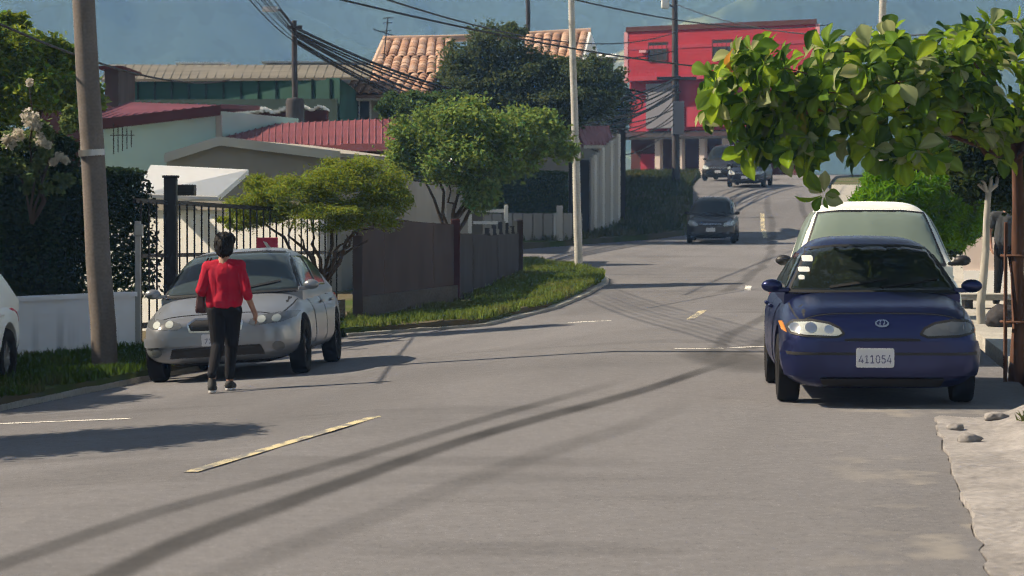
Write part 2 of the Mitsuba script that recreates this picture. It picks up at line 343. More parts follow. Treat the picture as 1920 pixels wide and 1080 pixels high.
# the ragged edge of the asphalt by the concrete gutter
def ragged(pts, amp, step=.12, seed=1):
    l = LineString(pts).segmentize(step * .5); c = np.array(l.coords)
    n = (meshkit.fbm(np.c_[c * 3.6, c[:, :1] * 0], 5, seed) - .5) * 2 * amp
    c[1:-1, 0] += n[1:-1]
    return [tuple(q) for q in c]
edge_near = ragged(RIGHT[13:19], .04)
ROAD = Polygon(LEFT + FARL + RIGHT[:13] + edge_near + RIGHT[19:])
near_road = ROAD.buffer(0)
struct('road', slab(near_road, .45, lambda x, y: G(x, y), .15), 'm_asphalt', 'worn grey asphalt street with dark curved tyre marks', smooth=False)

def ribbon(pts, w, lift=.003):
    P, t = fill(LineString(pts).buffer(w / 2, cap_style='flat'), .3)
    return trimesh.Trimesh(np.c_[P, G(P[:, 0], P[:, 1]) + lift], t, process=False)
for pts, w, m, lab in [([(-1.93, 15.95), (-1.04, 20.35)], .095, 'm_yellow', 'nearest worn yellow centre dash on the asphalt'),
                       ([(2.60, 38.9), (3.02, 42.2)], .12, 'm_yellow', 'short pale centre dash in mid street beyond the tyre marks'),
                       ([(8.84, 93.0), (9.35, 99.5), (9.95, 106)], .16, 'm_yellow', 'far curved pale centre line right of the oncoming hatchback')]:
    k = put('centre_line', ribbon(pts, w), m); labels[k] = {'label': lab, 'kind': 'structure'}
for pts, w, lab in [([(-4.9, 23.05), (-3.2, 22.3)], .10, 'white edge line on the road at the left, by the tree shadow'),
                    ([(.85, 40.5), (1.5, 40.35)], .16, 'short white mark on the road in front of the corner grass'),
                    ([(1.85, 30.35), (2.42, 30.5)], .10, 'white crossing mark left of the blue sedan'),
                    ([(2.5, 30.6), (2.95, 30.9)], .12, 'white crossing mark beside the blue sedan mirror'),
                    ([(4.5, 51.0), (4.75, 53.5)], .12, 'small white mark in the street at the shadow tip')]:
    k = put('road_mark', ribbon(pts, w), 'm_white_paint'); labels[k] = {'label': lab, 'kind': 'structure'}
# left verge (grass with a low kerb), corner verge, bank, right pavement
V1 = Polygon(LEFT[1:7] + [(-2.5, 42.2), (-4.6, 36.2), (-6.6, 32.2), (-9.5, 27), (-14, 18), (-15, 5)])
V2 = Polygon([(-2.55, 40.35), (-.5, 41.05), (.62, 45.8), (1.28, 50.4), (1.86, 55.5), (1.95, 57.9), (1.45, 61.5), (.40, 67.4), (-3, 70), (-3, 58), (-2.6, 44)])
BANK = Polygon([(2.4, 87.9), (4.5, 91.9), (6.1, 95.1), (7.05, 106), (8.05, 121), (9.4, 136), (10.3, 145.5), (4, 148), (-1, 140), (-3, 112), (-2, 96), (.3, 83)])
def verge_top(h):
    return lambda x, y: G(x, y) + h + .05 * (meshkit.fbm(np.stack([x * 1.5, y * 1.5, x * 0], -1), 3, 4) - .5)
grass_soil = 'm_soil'
for nm, P_, h, lab in [('verge', V1, .13, 'shaded grass verge in front of the low white wall'), ('verge', V2, .13, 'grass corner verge round the pale lamp post'), ('bank', BANK, .16, 'shaded grass bank below the dark shed on the far left')]:
    k = put(nm, slab(P_, .5, verge_top(h), .3), grass_soil); labels[k] = {'label': lab, 'kind': 'structure'}
def kerb(pts, w, h, lab):
    P_ = LineString(pts).buffer(w / 2, cap_style='flat', join_style='round')
    k = put('kerb', slab(P_, .25, lambda x, y: G(x, y) + h + .03 * (meshkit.fbm(np.stack([x * 3, y * 3, x * 0], -1), 3, 9) - .5), .3), 'm_kerb'); labels[k] = {'label': lab, 'kind': 'structure'}
kerb([(-6.7, 14.5), (-4.93, 25), (-4.22, 29.8), (-3.37, 35), (-2.68, 40.1)], .14, .06, 'low concrete kerb along the left grass verge')
kerb([(-2.5, 40.28), (-.46, 40.98), (.69, 45.75), (1.35, 50.35), (1.93, 55.5), (2.02, 57.95), (1.53, 61.6), (.48, 67.5)], .16, .045, 'worn concrete kerb round the grass corner')
RPAV = Polygon([(4.25, 20.6), (4.68, 24), (5.38, 30), (6.38, 39), (7.8, 50), (10, 70), (12.3, 92), (14.5, 121), (24, 121), (20, 92), (16, 60), (13, 40), (11, 28), (9, 20.3)])
struct('pavement', slab(RPAV, .8, lambda x, y: G(x, y) + .10, .3), 'm_kerb', 'pale concrete pavement behind the blue sedan on the right')
ge = ragged(RIGHT[13:19], .04)
GUT = Polygon([(3.8, 20.05), (4.3, 20.5), (9, 20.2), (8, 2), (1.2, 2), (1.78, 8)] + [(a + .008, b) for a, b in ge[::-1]] + [(3.2, 19.95)])
def gut_top(x, y):
    e = shapely.distance(LineString([(q[0], q[1]) for q in ge]), shapely.points(x, y))
    crest = .10 * sstep(.35, .9, e) * (1 - sstep(1.7, 2.6, e) * .4)
    return G(x, y) + .035 + crest + .07 * (meshkit.fbm(np.stack([x * 2.2, y * 1.6, x * 0], -1), 4, 3) - .45) * (1 + 1.2 * sstep(.25, .9, e)) - .02
struct('gutter', slab(GUT.buffer(0), .07, gut_top, .3), 'm_gutter', 'broken pale concrete gutter with ragged edge along the near right asphalt', smooth=30)

def mtn(X, Y):
    r = np.clip((Y - 850) / 2200, 0, 1)
    q = np.stack([X * .0025, Y * .0018, X * 0], -1)
    rid = 1 - np.abs(meshkit.fbm(q, 5, 21) * 2 - 1) * 1.6
    q2 = np.stack([X * .009 + Y * .0027, Y * .0036, X * 0], -1)
    rid2 = 1 - np.abs(meshkit.fbm(q2, 4, 31) * 2 - 1) * 2
    h = 470 * r ** 1.1 * (1 + .25 * np.clip(X / 1100, -1, 1)) + (rid - .5) * 210 * np.sqrt(r) + (rid2 - .5) * 78 * np.sqrt(r)
    return 390 * np.tanh(h / 390) - 12
struct('mountain', grid_mesh(np.linspace(-1600, 1600, 260), np.linspace(850, 3300, 200), mtn), 'm_mountain', 'blue hazy mountainside filling the sky behind the street', smooth=True)

# ---------------------------------------------------------------- poles and cables
def lean_pole(name, label, base, top, r0, r1, m, n=14, group=None):
    t = thing(name, label, 'pole', group)
    pts = np.linspace(base, top, n); pts = pts + rng.normal(size=pts.shape) * .004
    put('post', tube(pts, np.linspace(r0, r1, n), 20), m, t, smooth=40)
    return t
bx_, by_ = -4.62, 30.3
P1 = lean_pole('utility_pole', 'thick leaning concrete utility pole on the grass before the white wall', (bx_, by_, g(bx_, by_) - .05), (bx_ - .50, by_ + .1, 8.6), .150, .105, 'm_pole')
put('collar', tube([(bx_ - .145, by_ - .02, 2.2), (bx_ - .150, by_ - .02, 2.27)], .152, 20), 'm_steel', P1, smooth=40)
put('crossarm', box(bx_ - .47, by_, 8.1, 1.7, .10, .12, .01), 'm_bark', P1)
for s in (-.7, -.25, .25, .7):
    put('insulator', lathe([(.0, .0), (.05, .0), (.03, .03), (.055, .06), (.03, .09), (.045, .12), (0, .15)], 12), 'm_pole_pale', P1, smooth=40, M=eul((bx_ - .47 + s, by_, 8.16)))
lp = (1.50, 60.7); lz = g(*lp)
P2 = lean_pole('lamp_post', 'slender pale lamp post on the grass corner', (lp[0] + .03, lp[1], lz), (lp[0] - .22, lp[1], 8.6), .095, .062, 'm_pole_pale')
put('base_plate', box(lp[0] + .03, lp[1], lz + .17, .34, .34, .05, .01), 'm_steel', P2)
arm = [(lp[0] - .22, lp[1], 8.5), (lp[0] + .3, lp[1] - .5, 8.9), (lp[0] + 1.1, lp[1] - 1.2, 9.0)]
put('arm', tube(arm, .035, 8), 'm_pole_pale', P2, smooth=40)
put('lantern', hull([(lp[0] + 1.0 + a, lp[1] - 1.1 + b, 9.0 + c) for a in (0, .5) for b in (-.45, .1) for c in (-.06, .05)]), 'm_steel', P2)
c553 = at(553, 60, 70)
P3 = lean_pole('utility_pole', 'thin dark utility pole rising behind the dark red roof on the left', (c553[0] + .03, 70, g(c553[0], 70)), (c553[0] - .02, 70, c553[2] + .30), .10, .07, 'm_pole_dark')
put('transformer', lathe([(0, 0), (.22, 0), (.24, .05), (.24, .72), (.2, .8), (0, .82)], 18), 'm_pole_dark', P3, smooth=40, M=eul((c553[0] + .02, 69.7, 3.75)))
put('crossarm', box(c553[0], 69.9, c553[2] + .12, .4, .08, .08), 'm_pole_dark', P3)
la = at(508, 18, 69)
put('arm', tube([(c553[0], 70, c553[2] + .1), (la[0] + .2, 69.4, la[2] + .02), la], .03, 8), 'm_pole_dark', P3, smooth=40)
put('lantern', hull([(la[0] + a, la[1] + b, la[2] + c) for a in (-.22, .16) for b in (-.12, .12) for c in (-.05, .07)]), 'm_white_roof', P3)
c1268 = at(1268, 345, 122)
P4 = lean_pole('utility_pole', 'dark utility pole in front of the red building', (c1268[0], 122, g(c1268[0], 122)), (c1268[0] - .1, 122, 12.2), .19, .12, 'm_pole_dark')
put('crossarm', box(c1268[0], 121.8, 7.7, 1.8, .12, .14), 'm_pole_dark', P4)
put('equipment_box', box(c1268[0] + .05, 121.7, 5.9, .55, .45, 1.5, .02), 'm_grey_panel', P4)
put('arm', tube([(c1268[0] - .05, 122, 10.9), (c1268[0] - .5, 121.6, 11.1)], .04, 8), 'm_pole_dark', P4)
put('lantern', box(c1268[0] - .55, 121.5, 11.1, .35, .25, .5, .04), 'm_white_roof', P4)
c990 = at(990, 60, 112)
lean_pole('utility_pole', 'short distant pole above the terracotta roof behind the dark tree', (c990[0], 112, g(c990[0], 112)), (c990[0], 112, 11.2), .11, .09, 'm_pole_dark')
w = at(1656, 60, 60)
P6 = lean_pole('utility_pole', 'thin white pole standing behind the large leaved tree', (w[0], 60, g(w[0], 60)), (w[0] - .02, 60, 8.2), .10, .075, 'm_pole_pale')
a = at(722, 95, 91)
AN = thing('roof_antenna', 'thin television aerial on the terracotta roof', 'antenna')
put('mast', tube([(a[0] - .05, 91, a[2] - .3), (a[0] + .1, 91, a[2] + 1.15)], .022, 6), 'm_cable', AN)
for i, f in enumerate((.35, .6, .85, 1.0)):
    put('rod', tube([(a[0] - .02 + .12 * f - .16, 91, a[2] + 1.1 * f), (a[0] - .02 + .12 * f + .16, 91, a[2] + 1.1 * f + .02)], .014, 5), 'm_cable', AN)
def cable(p, q, sag, r=.012, label='', n=40, group='overhead cables'):
    k = np.linspace(0, 1, n)[:, None]
    pts = np.asarray(p, float) * (1 - k) + np.asarray(q, float) * k
    pts[:, 2] -= sag * 4 * (k * (1 - k))[:, 0]
    key = put('overhead_cable', tube(pts, r, 5), 'm_cable')
    labels[key] = {'label': label, 'category': 'cable', 'group': group}
bun = 'black cable in the sagging bundle between the left pole and the red building'
P3t = np.array([c553[0], 69.9, c553[2] + .1])
for i in range(7):
    o = np.array([rng.uniform(-.05, .05), 0, -.055 * i]); sp = rng.uniform(-.25, .25)
    cable((bx_ - .47 + .12 * (i - 3), by_, 8.3 - .27 * i), P3t + o, .22 + .035 * i, .010 + .004 * (i % 3 == 0), 'black cable in the bundle from the leaning pole to the thin dark pole', group='cables from the leaning pole')
    cable(P3t + o, (c1268[0] - .05 + sp, 121.8, 7.8 - .14 * i), 1.55 + .10 * i + sp * .4, .026 + .016 * (i % 3 == 0), 'black cable sagging from the thin dark pole to the pole by the red building', group='cables to the red building')
for i in range(9):
    p = (c1268[0] - .1, 121.8, 7.4 - .22 * i); q = at(1005 + 12 * (i % 5), 176 + 7 * i, 92)
    cable(p, q, (.55, 1.0, .75, 1.25, .9)[i % 5], .026, 'black service cable drooping past the grey panel to the trees', group='drooping service cables')
for i, (cx_, cz_, r_) in enumerate(((1120, 178, 34), (1150, 190, 44), (1098, 196, 26), (1178, 172, 30))):
    q = at(cx_, cz_, 104); rr = r_ * 104 / FOCAL
    pts = [q + (rr * 1.25 * math.cos(a + .3 * i), .15 * a / 6, rr * .42 * math.sin(a) + .05 * math.sin(3 * a + i)) for a in np.linspace(0, 4.2 * np.pi, 70)]
    k = put('cable_coil', tube(pts, .022, 5), 'm_cable'); labels[k] = {'label': ['slack loop of black cable, nearest the lamp post', 'largest slack loop of black cable, left of the grey panel', 'smallest slack loop of black cable, behind the lamp post', 'highest slack loop of black cable, beside the grey panel'][i], 'category': 'cable', 'group': 'slack cable loops'}
cable(at(-60, 18, 26), at(430, 150, 62), .3, .016, 'single cable crossing the mountain at upper left')
for (pa, da, pb, db, sg, lab) in [((560, -20), 45, (1900, 95), 110, 1.2, 'thin cable across the top of the mountain view'), ((640, -30), 50, (1268, 60), 121, .8, 'thin cable running to the top of the dark pole by the red building'),
                                  ((980, -25), 60, (1560, 45), 122, .5, 'thin cable above the red building'), ((700, 55), 112, (1268, 95), 122, .9, 'thin cable behind the dark tree at roof height'),
                                  ((1268, 8), 122, (1800, 60), 70, .6, 'thin cable from the dark pole over the large leaved tree')]:
    cable(at(*pa, da), at(*pb, db), sg, .011 + .00012 * (da + db) / 2, lab)

# ---------------------------------------------------------------- walls, fences and gates on the left
WA, WB, WC, WD = np.array([-8.6, 28.2]), np.array([-4.95, 35.0]), np.array([-2.62, 41.9]), np.array([-2.5, 42.3])
def along(p, q, t): return np.asarray(p) * (1 - t) + np.asarray(q) * t
LW = thing('garden_wall', 'low white plastered wall below the dark hedge at the left', 'wall')
put('wall', wallbox(WA, WB, .16, -.7, (.46, .46)), 'm_wall_white', LW)
put('coping', wallbox(WA + (.035, -.02), WB + (.035, -.02), .22, (.462, .462), (.52, .52)), 'm_wall_white', LW)
GT = thing('gate', 'black vertical bar gate with a pale house front behind it', 'gate')
d = (WC - WB) / np.linalg.norm(WC - WB)
Lg = np.linalg.norm(WC - WB)
def gp(s): return WB + d * s
GH = lambda s: 1.72 - .03 * s
nb = 30
for i in range(nb):
    s = .18 + i * (Lg - .3) / nb
    p = gp(s); z0 = g(*p) + .05
    if .95 < s < 1.2: continue
    put('bar', box(p[0], p[1], (z0 + GH(s)) / 2, .022, .022, GH(s) - z0), 'm_black_metal', GT)
for z, h in ((1.0, .035), (.08, .05)):
    a, b = gp(.05), gp(Lg)
    put('rail', wallbox(a - d * .0, b, .035, (z - h, z - h - .05), (z + h * .5, z + h * .5 - .05)), 'm_black_metal', GT)
put('rail', wallbox(gp(.05), gp(Lg), .05, (1.69, 1.52), (1.75, 1.58)), 'm_black_metal', GT)
p = gp(1.08); put('post', box(p[0], p[1] - .02, .85, .17, .17, 2.36, .01), 'm_black_metal', GT)
put('post_cap', box(p[0], p[1] - .02, 2.045, .21, .21, .035, .008), 'm_black_metal', GT)
p = gp(.10); put('slim_post', box(p[0], p[1] - .03, .55, .075, .075, 1.8, .005), 'm_steel', GT)
put('intercom', box(p[0] + .02, p[1] - .10, 1.33, .12, .06, .16, .01), 'm_steel', GT)
PL = thing('fence_plinth', 'low dark concrete plinth under the bar fence beside the brown fence', 'wall')
put('plinth', wallbox(gp(3.2), gp(Lg), .2, -.7, (.18, .20)), 'm_plinth', PL)
q = gp(3.95) + np.array([.14, -.12])
SG = thing('sign', 'small pinkish red sign board fixed on the bar fence above the silver car', 'sign')
put('board', box(q[0], q[1], 1.08, .31, .03, .24, .008), 'm_sign_red', SG)
put('mark', hull([(q[0] + a, q[1] - .019 + c, 1.08 + b) for a, b in ((-.06, .07), (.0, .05), (.10, -.08), (.03, -.09)) for c in (0, .003)]), 'm_white_paint', SG)
# brown sheet fence
BF = thing('fence', 'dark brown fence of upright sheets along the grass corner', 'fence')
def sheet_fence(T_, p, q, n, zt, m, name='panel', th=.035, ribs=True):
    p, q = np.array(p), np.array(q); dd = (q - p) / np.linalg.norm(q - p)
    for i in range(n):
        a, b = along(p, q, i / n), along(p, q, (i + 1) / n) - dd * .012
        off = np.array([dd[1], -dd[0]]) * (.006 if i % 2 else 0)
        za, zb = np.interp([i / n, (i + 1) / n], [0, 1], zt)
        jit = rng.uniform(-.02, .02)
        P = put(name, wallbox(a + off, b + off, th, (g(*a) - .2, g(*b) - .2), (za + jit, zb + jit)), m, T_)
        L = np.linalg.norm(b - a)
        if not ribs: continue
        rb_ = [wallbox(a + off + dd * (L * (k + .35) / 4) + np.array([dd[1], -dd[0]]) * .005, a + off + dd * (L * (k + .65) / 4) + np.array([dd[1], -dd[0]]) * .005, .02, g(*a) - .1, min(za, zb) + jit - .01) for k in range(4)]
        put('rib', cat_(rb_), m, P, stuff=True)
BFa, BFb, BFc = (-2.45, 42.4), (-1.0, 47.3), (.16, 57.7)
sheet_fence(BF, BFa, BFb, 4, (1.52, 1.36), 'm_brown_fence', ribs=False)
sheet_fence(BF, (-.95, 47.6), BFc, 5, (1.18, 1.13), 'm_dark_fence', ribs=False)
for pp, zt in ((BFa, 1.2), (BFb, 1.45), (BFc, 1.42)):
    put('post', box(pp[0], pp[1] - .03, (zt - .5) / 2, .16, .16, zt + .5, .01), 'm_brown_fence' if pp != BFb else 'm_dark_red', BF)
put('base', wallbox(np.array(BFa) + (.06, -.05), np.array(BFb) + (.06, -.05), .12, -.8, (.22, .28)), 'm_plinth', BF)
for i in range(10):
    t = .42 + .055 * i; a = along((-.95, 47.6), BFc, t)
    hgt = rng.uniform(.10, .28)
    put('picket', box(a[0], a[1], 1.12 + hgt / 2, .09, .03, hgt), 'm_grey_board' if i % 2 else 'm_dark_fence', BF)
# pale frame behind the brown fence
FR = thing('railing', 'pale wooden frame railing standing behind the dark fence', 'railing')
a, b = at(881, 430, 63), at(949, 430, 63)
for p, zt in ((a, 1.66), (b, 1.75)): put('post', box(p[0], 63, zt / 2 + .3, .09, .09, zt - .6, .008), 'm_plaster', FR)
put('rail', box((a[0] + b[0]) / 2, 63, 1.61, b[0] - a[0] - .1, .06, .08), 'm_plaster', FR)
put('rail', box((a[0] + b[0]) / 2 + .03, 63, 1.33, b[0] - a[0] - .1, .06, .07), 'm_plaster', FR)
# far side of the side street
FW = thing('garden_wall', 'grey boarded wall below the clipped hedge on the far side of the side street', 'wall')
a, b = np.array([-3.6, 83.9]), np.array([2.35, 87.9])
for i in range(18):
    p, q = along(a, b, i / 18), along(a, b, (i + 1) / 18 - .006)
    put('board', wallbox(p, q, .05, g(*p) - .1, 1.55 + rng.uniform(-.01, .01)), 'm_grey_board' if rng.random() < .7 else 'm_pale_board', FW)
p = at(1049, 400, 86.8); put('post', box(p[0], 86.5, 1.05, .2, .2, 1.5, .01), 'm_pale_board', FW)

# ---------------------------------------------------------------- houses
def roof_sheet(T_, name, p0, p1, p2, p3, m, n=0, lab=None, rib=.03, th=.08):
    """A roof plane p0-p1 (eave) p3-p2 (ridge), with n standing ribs as one part."""
    P = np.array([p0, p1, p2, p3], float)
    nn = np.cross(P[1] - P[0], P[3] - P[0]); nn /= np.linalg.norm(nn); nn *= np.sign(nn[2])
    k = put(name, hull(np.vstack([P, P - nn * th])), m, T_, label=lab)
    if n:
        rr = []
        for i in range(n + 1):
            a, b = along(P[0], P[1], i / n), along(P[3], P[2], i / n)
            w_ = (P[1] - P[0]) / np.linalg.norm(P[1] - P[0]) * .03
            rr.append(hull([a - w_ + nn * .001, a + w_ + nn * .001, b - w_ + nn * .001, b + w_ + nn * .001, a + nn * rib, b + nn * rib]))
        put('seam', cat_(rr), m, k, stuff=True)
    return k
def win(T_, c, w, h, dirx, m='m_window_dark', fm='m_plaster', bars=2):
    """A window in a wall: c its centre on the wall face, dirx the wall direction in plan."""
    dx = np.array([dirx[0], dirx[1], 0.]); dx /= np.linalg.norm(dx); nn = np.array([dx[1], -dx[0], 0.]); c = np.array(c, float)
    def bx(u0, u1, z0, z1, o0, o1): return hull([c + dx * u + np.array([0, 0, z]) + nn * o for u in (u0, u1) for z in (z0, z1) for o in (o0, o1)])
    k = put('window', bx(-w / 2, w / 2, -h / 2, h / 2, -.05, .012), m, T_)
    f = .06
    put('frame', cat_([bx(-w / 2 - f, w / 2 + f, h / 2, h / 2 + f, -.02, .05), bx(-w / 2 - f, w / 2 + f, -h / 2 - f, -h / 2, -.02, .08), bx(-w / 2 - f, -w / 2, -h / 2, h / 2, -.02, .05), bx(w / 2, w / 2 + f, -h / 2, h / 2, -.02, .05)]), fm, k)
    if bars: put('grille', cat_([bx(-w / 2 + w * (i + 1) / (bars + 1) - .015, -w / 2 + w * (i + 1) / (bars + 1) + .015, -h / 2, h / 2, .02, .045) for i in range(bars)]), fm, k)
    return k
# house with white carport roof, behind the gate
H1 = thing('house', 'low house with a bright white carport roof behind the black bar gate', 'house')
fa, fb = np.array([-7.6, 42.6]), np.array([-3.35, 47.8])
put('wall', wallbox((-8.3, 45.3), (-3.05, 42.25), .2, -.6, 1.74), 'm_plaster', H1)
ra, rb = at(250, 366, 41), at(405, 371, 45.5)
rc, rd = at(466, 318, 51), at(283, 309, 46)
put('roof', hull([ra, rb, rc, rd, ra - (0, 0, .1), rb - (0, 0, .1), rc - (0, 0, .1), rd - (0, 0, .1)]), 'm_white_roof', H1)
put('gutter', tube([ra + (0, -.04, -.03), rb + (0, -.04, -.03)], .06, 8), 'm_pale_board', H1)
q = at(335, 372, 40.6)
put('fascia', wallbox((-8.3, 45.22), (-3.07, 42.18), .05, 1.60, 1.75), 'm_grey_board', H1)
v = at(336, 355, 40.9)
VB = put('vent_box', box(v[0], 41.2, v[2] - .01, .42, .3, .17, .01), 'm_void', H1)
put('slat', box(v[0], 41.045, v[2] + .03, .40, .015, .02), 'm_trim', VB); put('slat', box(v[0], 41.045, v[2] - .03, .40, .015, .02), 'm_trim', VB)
# grey gable
H2 = thing('house', 'house with a low grey gable and pale barge boards', 'house')
def gable(T_, pxl, pxr, pxt, Y, m, zb=-.4, depth=8, edge='m_pale_board', roofm='m_grey_board', over=.3):
    l, r, t = at(*pxl, Y), at(*pxr, Y + .6), at(*pxt, Y + .2)
    bl, br = np.array([l[0], l[1], zb]), np.array([r[0], r[1], zb])
    dv = np.array([.25, 1, 0]) * depth
    put('wall', hull([bl, br, l, r, t, *(np.array([bl, br, l, r, t]) + dv)]), m, T_)
    for e, (p, q) in enumerate(((l, t), (t, r))):
        up = np.array([0, 0, .09]); f = np.array([0, -over, 0])
        put('roof', hull([p + f, q + f, p + dv, q + dv, p + f + up, q + f + up, p + dv + up, q + dv + up] if e == 0 else [p + f + (.004, 0, .003), q + f + (.004, 0, .003), p + dv + (.004, 0, .003), q + dv, p + f + up + (.004, 0, .003), q + f + up, p + dv + up + (.004, 0, .003), q + dv + up]), roofm, T_)
        put('barge_board', hull([x + f + np.array([0, o, z]) for x in (p, q) for o in (-.03, .0) for z in (-.06, .13)]), edge, T_)
    return l, r, t
gable(H2, (312, 300), (640, 296), (415, 268), 55, 'm_grey_board')
# pale green house
H3 = thing('house', 'pale green side wall of a house under a dark red roof edge', 'house')
a, b = at(150, 240, 60), at(411, 208, 64)
put('wall', hull([(x[0] + o * .3, x[1] + o, z) for x, zt in ((a, a[2]), (b, b[2])) for o in (0, 5) for z in (-.3, zt)]), 'm_green_wall', H3)
e1, e2 = at(150, 236, 59.7), at(414, 205, 63.7)
put('corner_strip', box(b[0], 63.95, 2.0, .14, .14, 3.8), 'm_pale_board', H3)
put('fascia', hull([x + np.array([0, o, z]) for x in (e1, e2) for o in (-.12, .0) for z in (-.14, .10)]), 'm_dark_red', H3)
f1, f2 = e1 + (0, .05, .1), e2 + (0, .05, .1)
roof_sheet(H3, 'roof', f1, f2, f2 + (.5, 4.5, .14), f1 + (.5, 4.5, .62), 'm_red_fascia', 14)
m_ = at(222, 262, 60.2)
for i in range(5): put('bracket', box(m_[0] - .1 + .1 * i, m_[1] - .05, m_[2] + .02, .02, .03, .7 - .08 * i), 'm_cable', H3)
put('bracket', box(m_[0] + .1, m_[1] - .05, m_[2] + .1, .55, .03, .02), 'm_cable', H3)
# dark red roof house
H4 = thing('house', 'house under a broad dark red sheet roof behind the umbrella shaped tree', 'house')
a, b, c, d_ = at(418, 271, 62), at(742, 273, 60), at(742, 222, 67), at(418, 236, 68)
roof_sheet(H4, 'roof', a, b, c, d_, 'm_red_roof', 26, rib=.04)
put('fascia', hull([x + np.array([0, o, z]) for x in (at(640, 274, 60.6), b) for o in (-.07, -.02) for z in (-.12, .05)]), 'm_red_fascia', H4)
put('wall', hull([(x[0] + 0, x[1] + o, z) for x in (a, at(622, 272, 60.9)) for o in (.5, 6) for z in (-.3, a[2] - .1)]), 'm_pale_board', H4)
put('side_wall', hull([(x[0] + (.01 if x is not b else 0), x[1] + o, z) for x in (at(622, 272, 60.9), b) for o in (.45, 6) for z in (-.3, b[2] - .09)]), 'm_ochre', H4)
# white sheets and clutter on the roof behind
for i, (x0, x1, y0, y1, Y) in enumerate(((416, 486, 206, 212, 70), (480, 548, 203, 209, 71), (566, 612, 200, 204, 72))):
    k = thing('roof_sheet', ['pale curled roof sheet left of the thin dark pole', 'pale roof sheet touching the thin dark pole', 'short pale roof sheet right of the thin dark pole'][i], 'roof sheet')
    p, q = at(x0, (y0 + y1) / 2, Y), at(x1, (y0 + y1) / 2, Y)
    ww = np.linspace(0, 1, 9); up = (y1 - y0) / FOCAL * Y
    put('sheet', cat_([hull([along(p, q, t0) + (0, o, zz) for t0 in (t, t + .12) for o in (0, 1.3) for zz in (-up / 2 + .05 * math.sin(9 * t + i), up / 2 + .05 * math.sin(9 * t + i))]) for t in ww[:-1]]), 'm_white_roof', k)
    put('support', box(*((p + q) / 2 + (0, .9, -.9)), abs(q[0] - p[0]) * .9, .8, 1.7), 'm_dark_red', k)
# big dark green shed with beige roof
H5 = thing('shed', 'long dark green shed with a beige roof below the mountain', 'shed')
a, b = at(212, 150, 82), at(637, 146, 78)
put('wall', hull([(x[0], x[1] + o, z) for x in (a, b) for o in (0, 9) for z in (-.2, x[2])]), 'm_green_tarp', H5)
put('lower_wall', hull([(x[0], x[1] + o, z) for x in (a + (.05, 0, 0), b + (-.05, 0, 0)) for o in (-.35, -.05) for z in (-.2, x[2] - .62)]), 'm_tarp_dark', H5)
for i in range(13):
    p = along(a, b, (i + .5) / 13); put('seam', box(p[0], p[1] - .03, p[2] - .34, .06, .05, .62), 'm_tarp_dark', H5)
c, d_ = at(700, 122, 88), at(205, 121, 92)
roof_sheet(H5, 'roof', a + (-.3, -.4, .0), b + (.9, -.4, .0), c, d_, 'm_beige', 30)
H5b = thing('building', 'narrow brown wall block beside the leaning pole under the mountain', 'building')
a = at(196, 130, 68); b = at(222, 130, 68)
put('wall', hull([(x[0], x[1] + o, z) for x in (a, b) for o in (0, 3) for z in (-.2, x[2])]), 'm_brown_fence', H5b)
put('roof', hull([(x[0] + s, x[1] + o, x[2] + z) for x, s in ((a, -.15), (b, .15)) for o in (-.2, 3.2) for z in (0, .08)]), 'm_dark_red', H5b)
H5c = thing('house', 'dark red house mostly hidden behind the flowering hedge at far left', 'house')
a, b = at(60, 196, 62), at(150, 194, 63)
put('wall', hull([(x[0], x[1] + o, z) for x in (a, b) for o in (0, 5) for z in (-.3, x[2])]), 'm_dark_red', H5c)
put('roof', hull([(x[0] + s, x[1] + o, x[2] + z) for x, s in ((a, -.3), (b, .12)) for o in (-.35, 5.2) for z in (0, .1)]), 'm_red_roof', H5c)
# distant pale roofs under the mountain
for i, (x0, x1, y0, y1, Y, lab) in enumerate(((255, 330, 118, 126, 150, 'distant house with a pale sloping roof at the foot of the mountain, left'), (340, 412, 112, 121, 160, 'distant house with a white roof at the foot of the mountain'), (500, 690, 112, 119, 170, 'distant long low pale roof left of the terracotta roof'), (1088, 1150, 96, 110, 175, 'distant pale house between the terracotta roof and the red building'))):
    k = thing('distant_house', lab, 'house')
    p, q = at(x0, y1, Y), at(x1, y1, Y); h = (y1 - y0) / FOCAL * Y
    put('wall', hull([(x[0], x[1] + o, z) for x in (p, q) for o in (0, 6) for z in (0, p[2])]), 'm_beige', k)
    put('roof', hull([(x[0] + s, x[1] + o, p[2] + z) for x, s in ((p, -.3), (q, .3)) for o, z in ((-.4, .02), (-.4, .12), (3, h), (6.4, .02))]), 'm_white_roof' if i != 2 else 'm_pale_board', k)
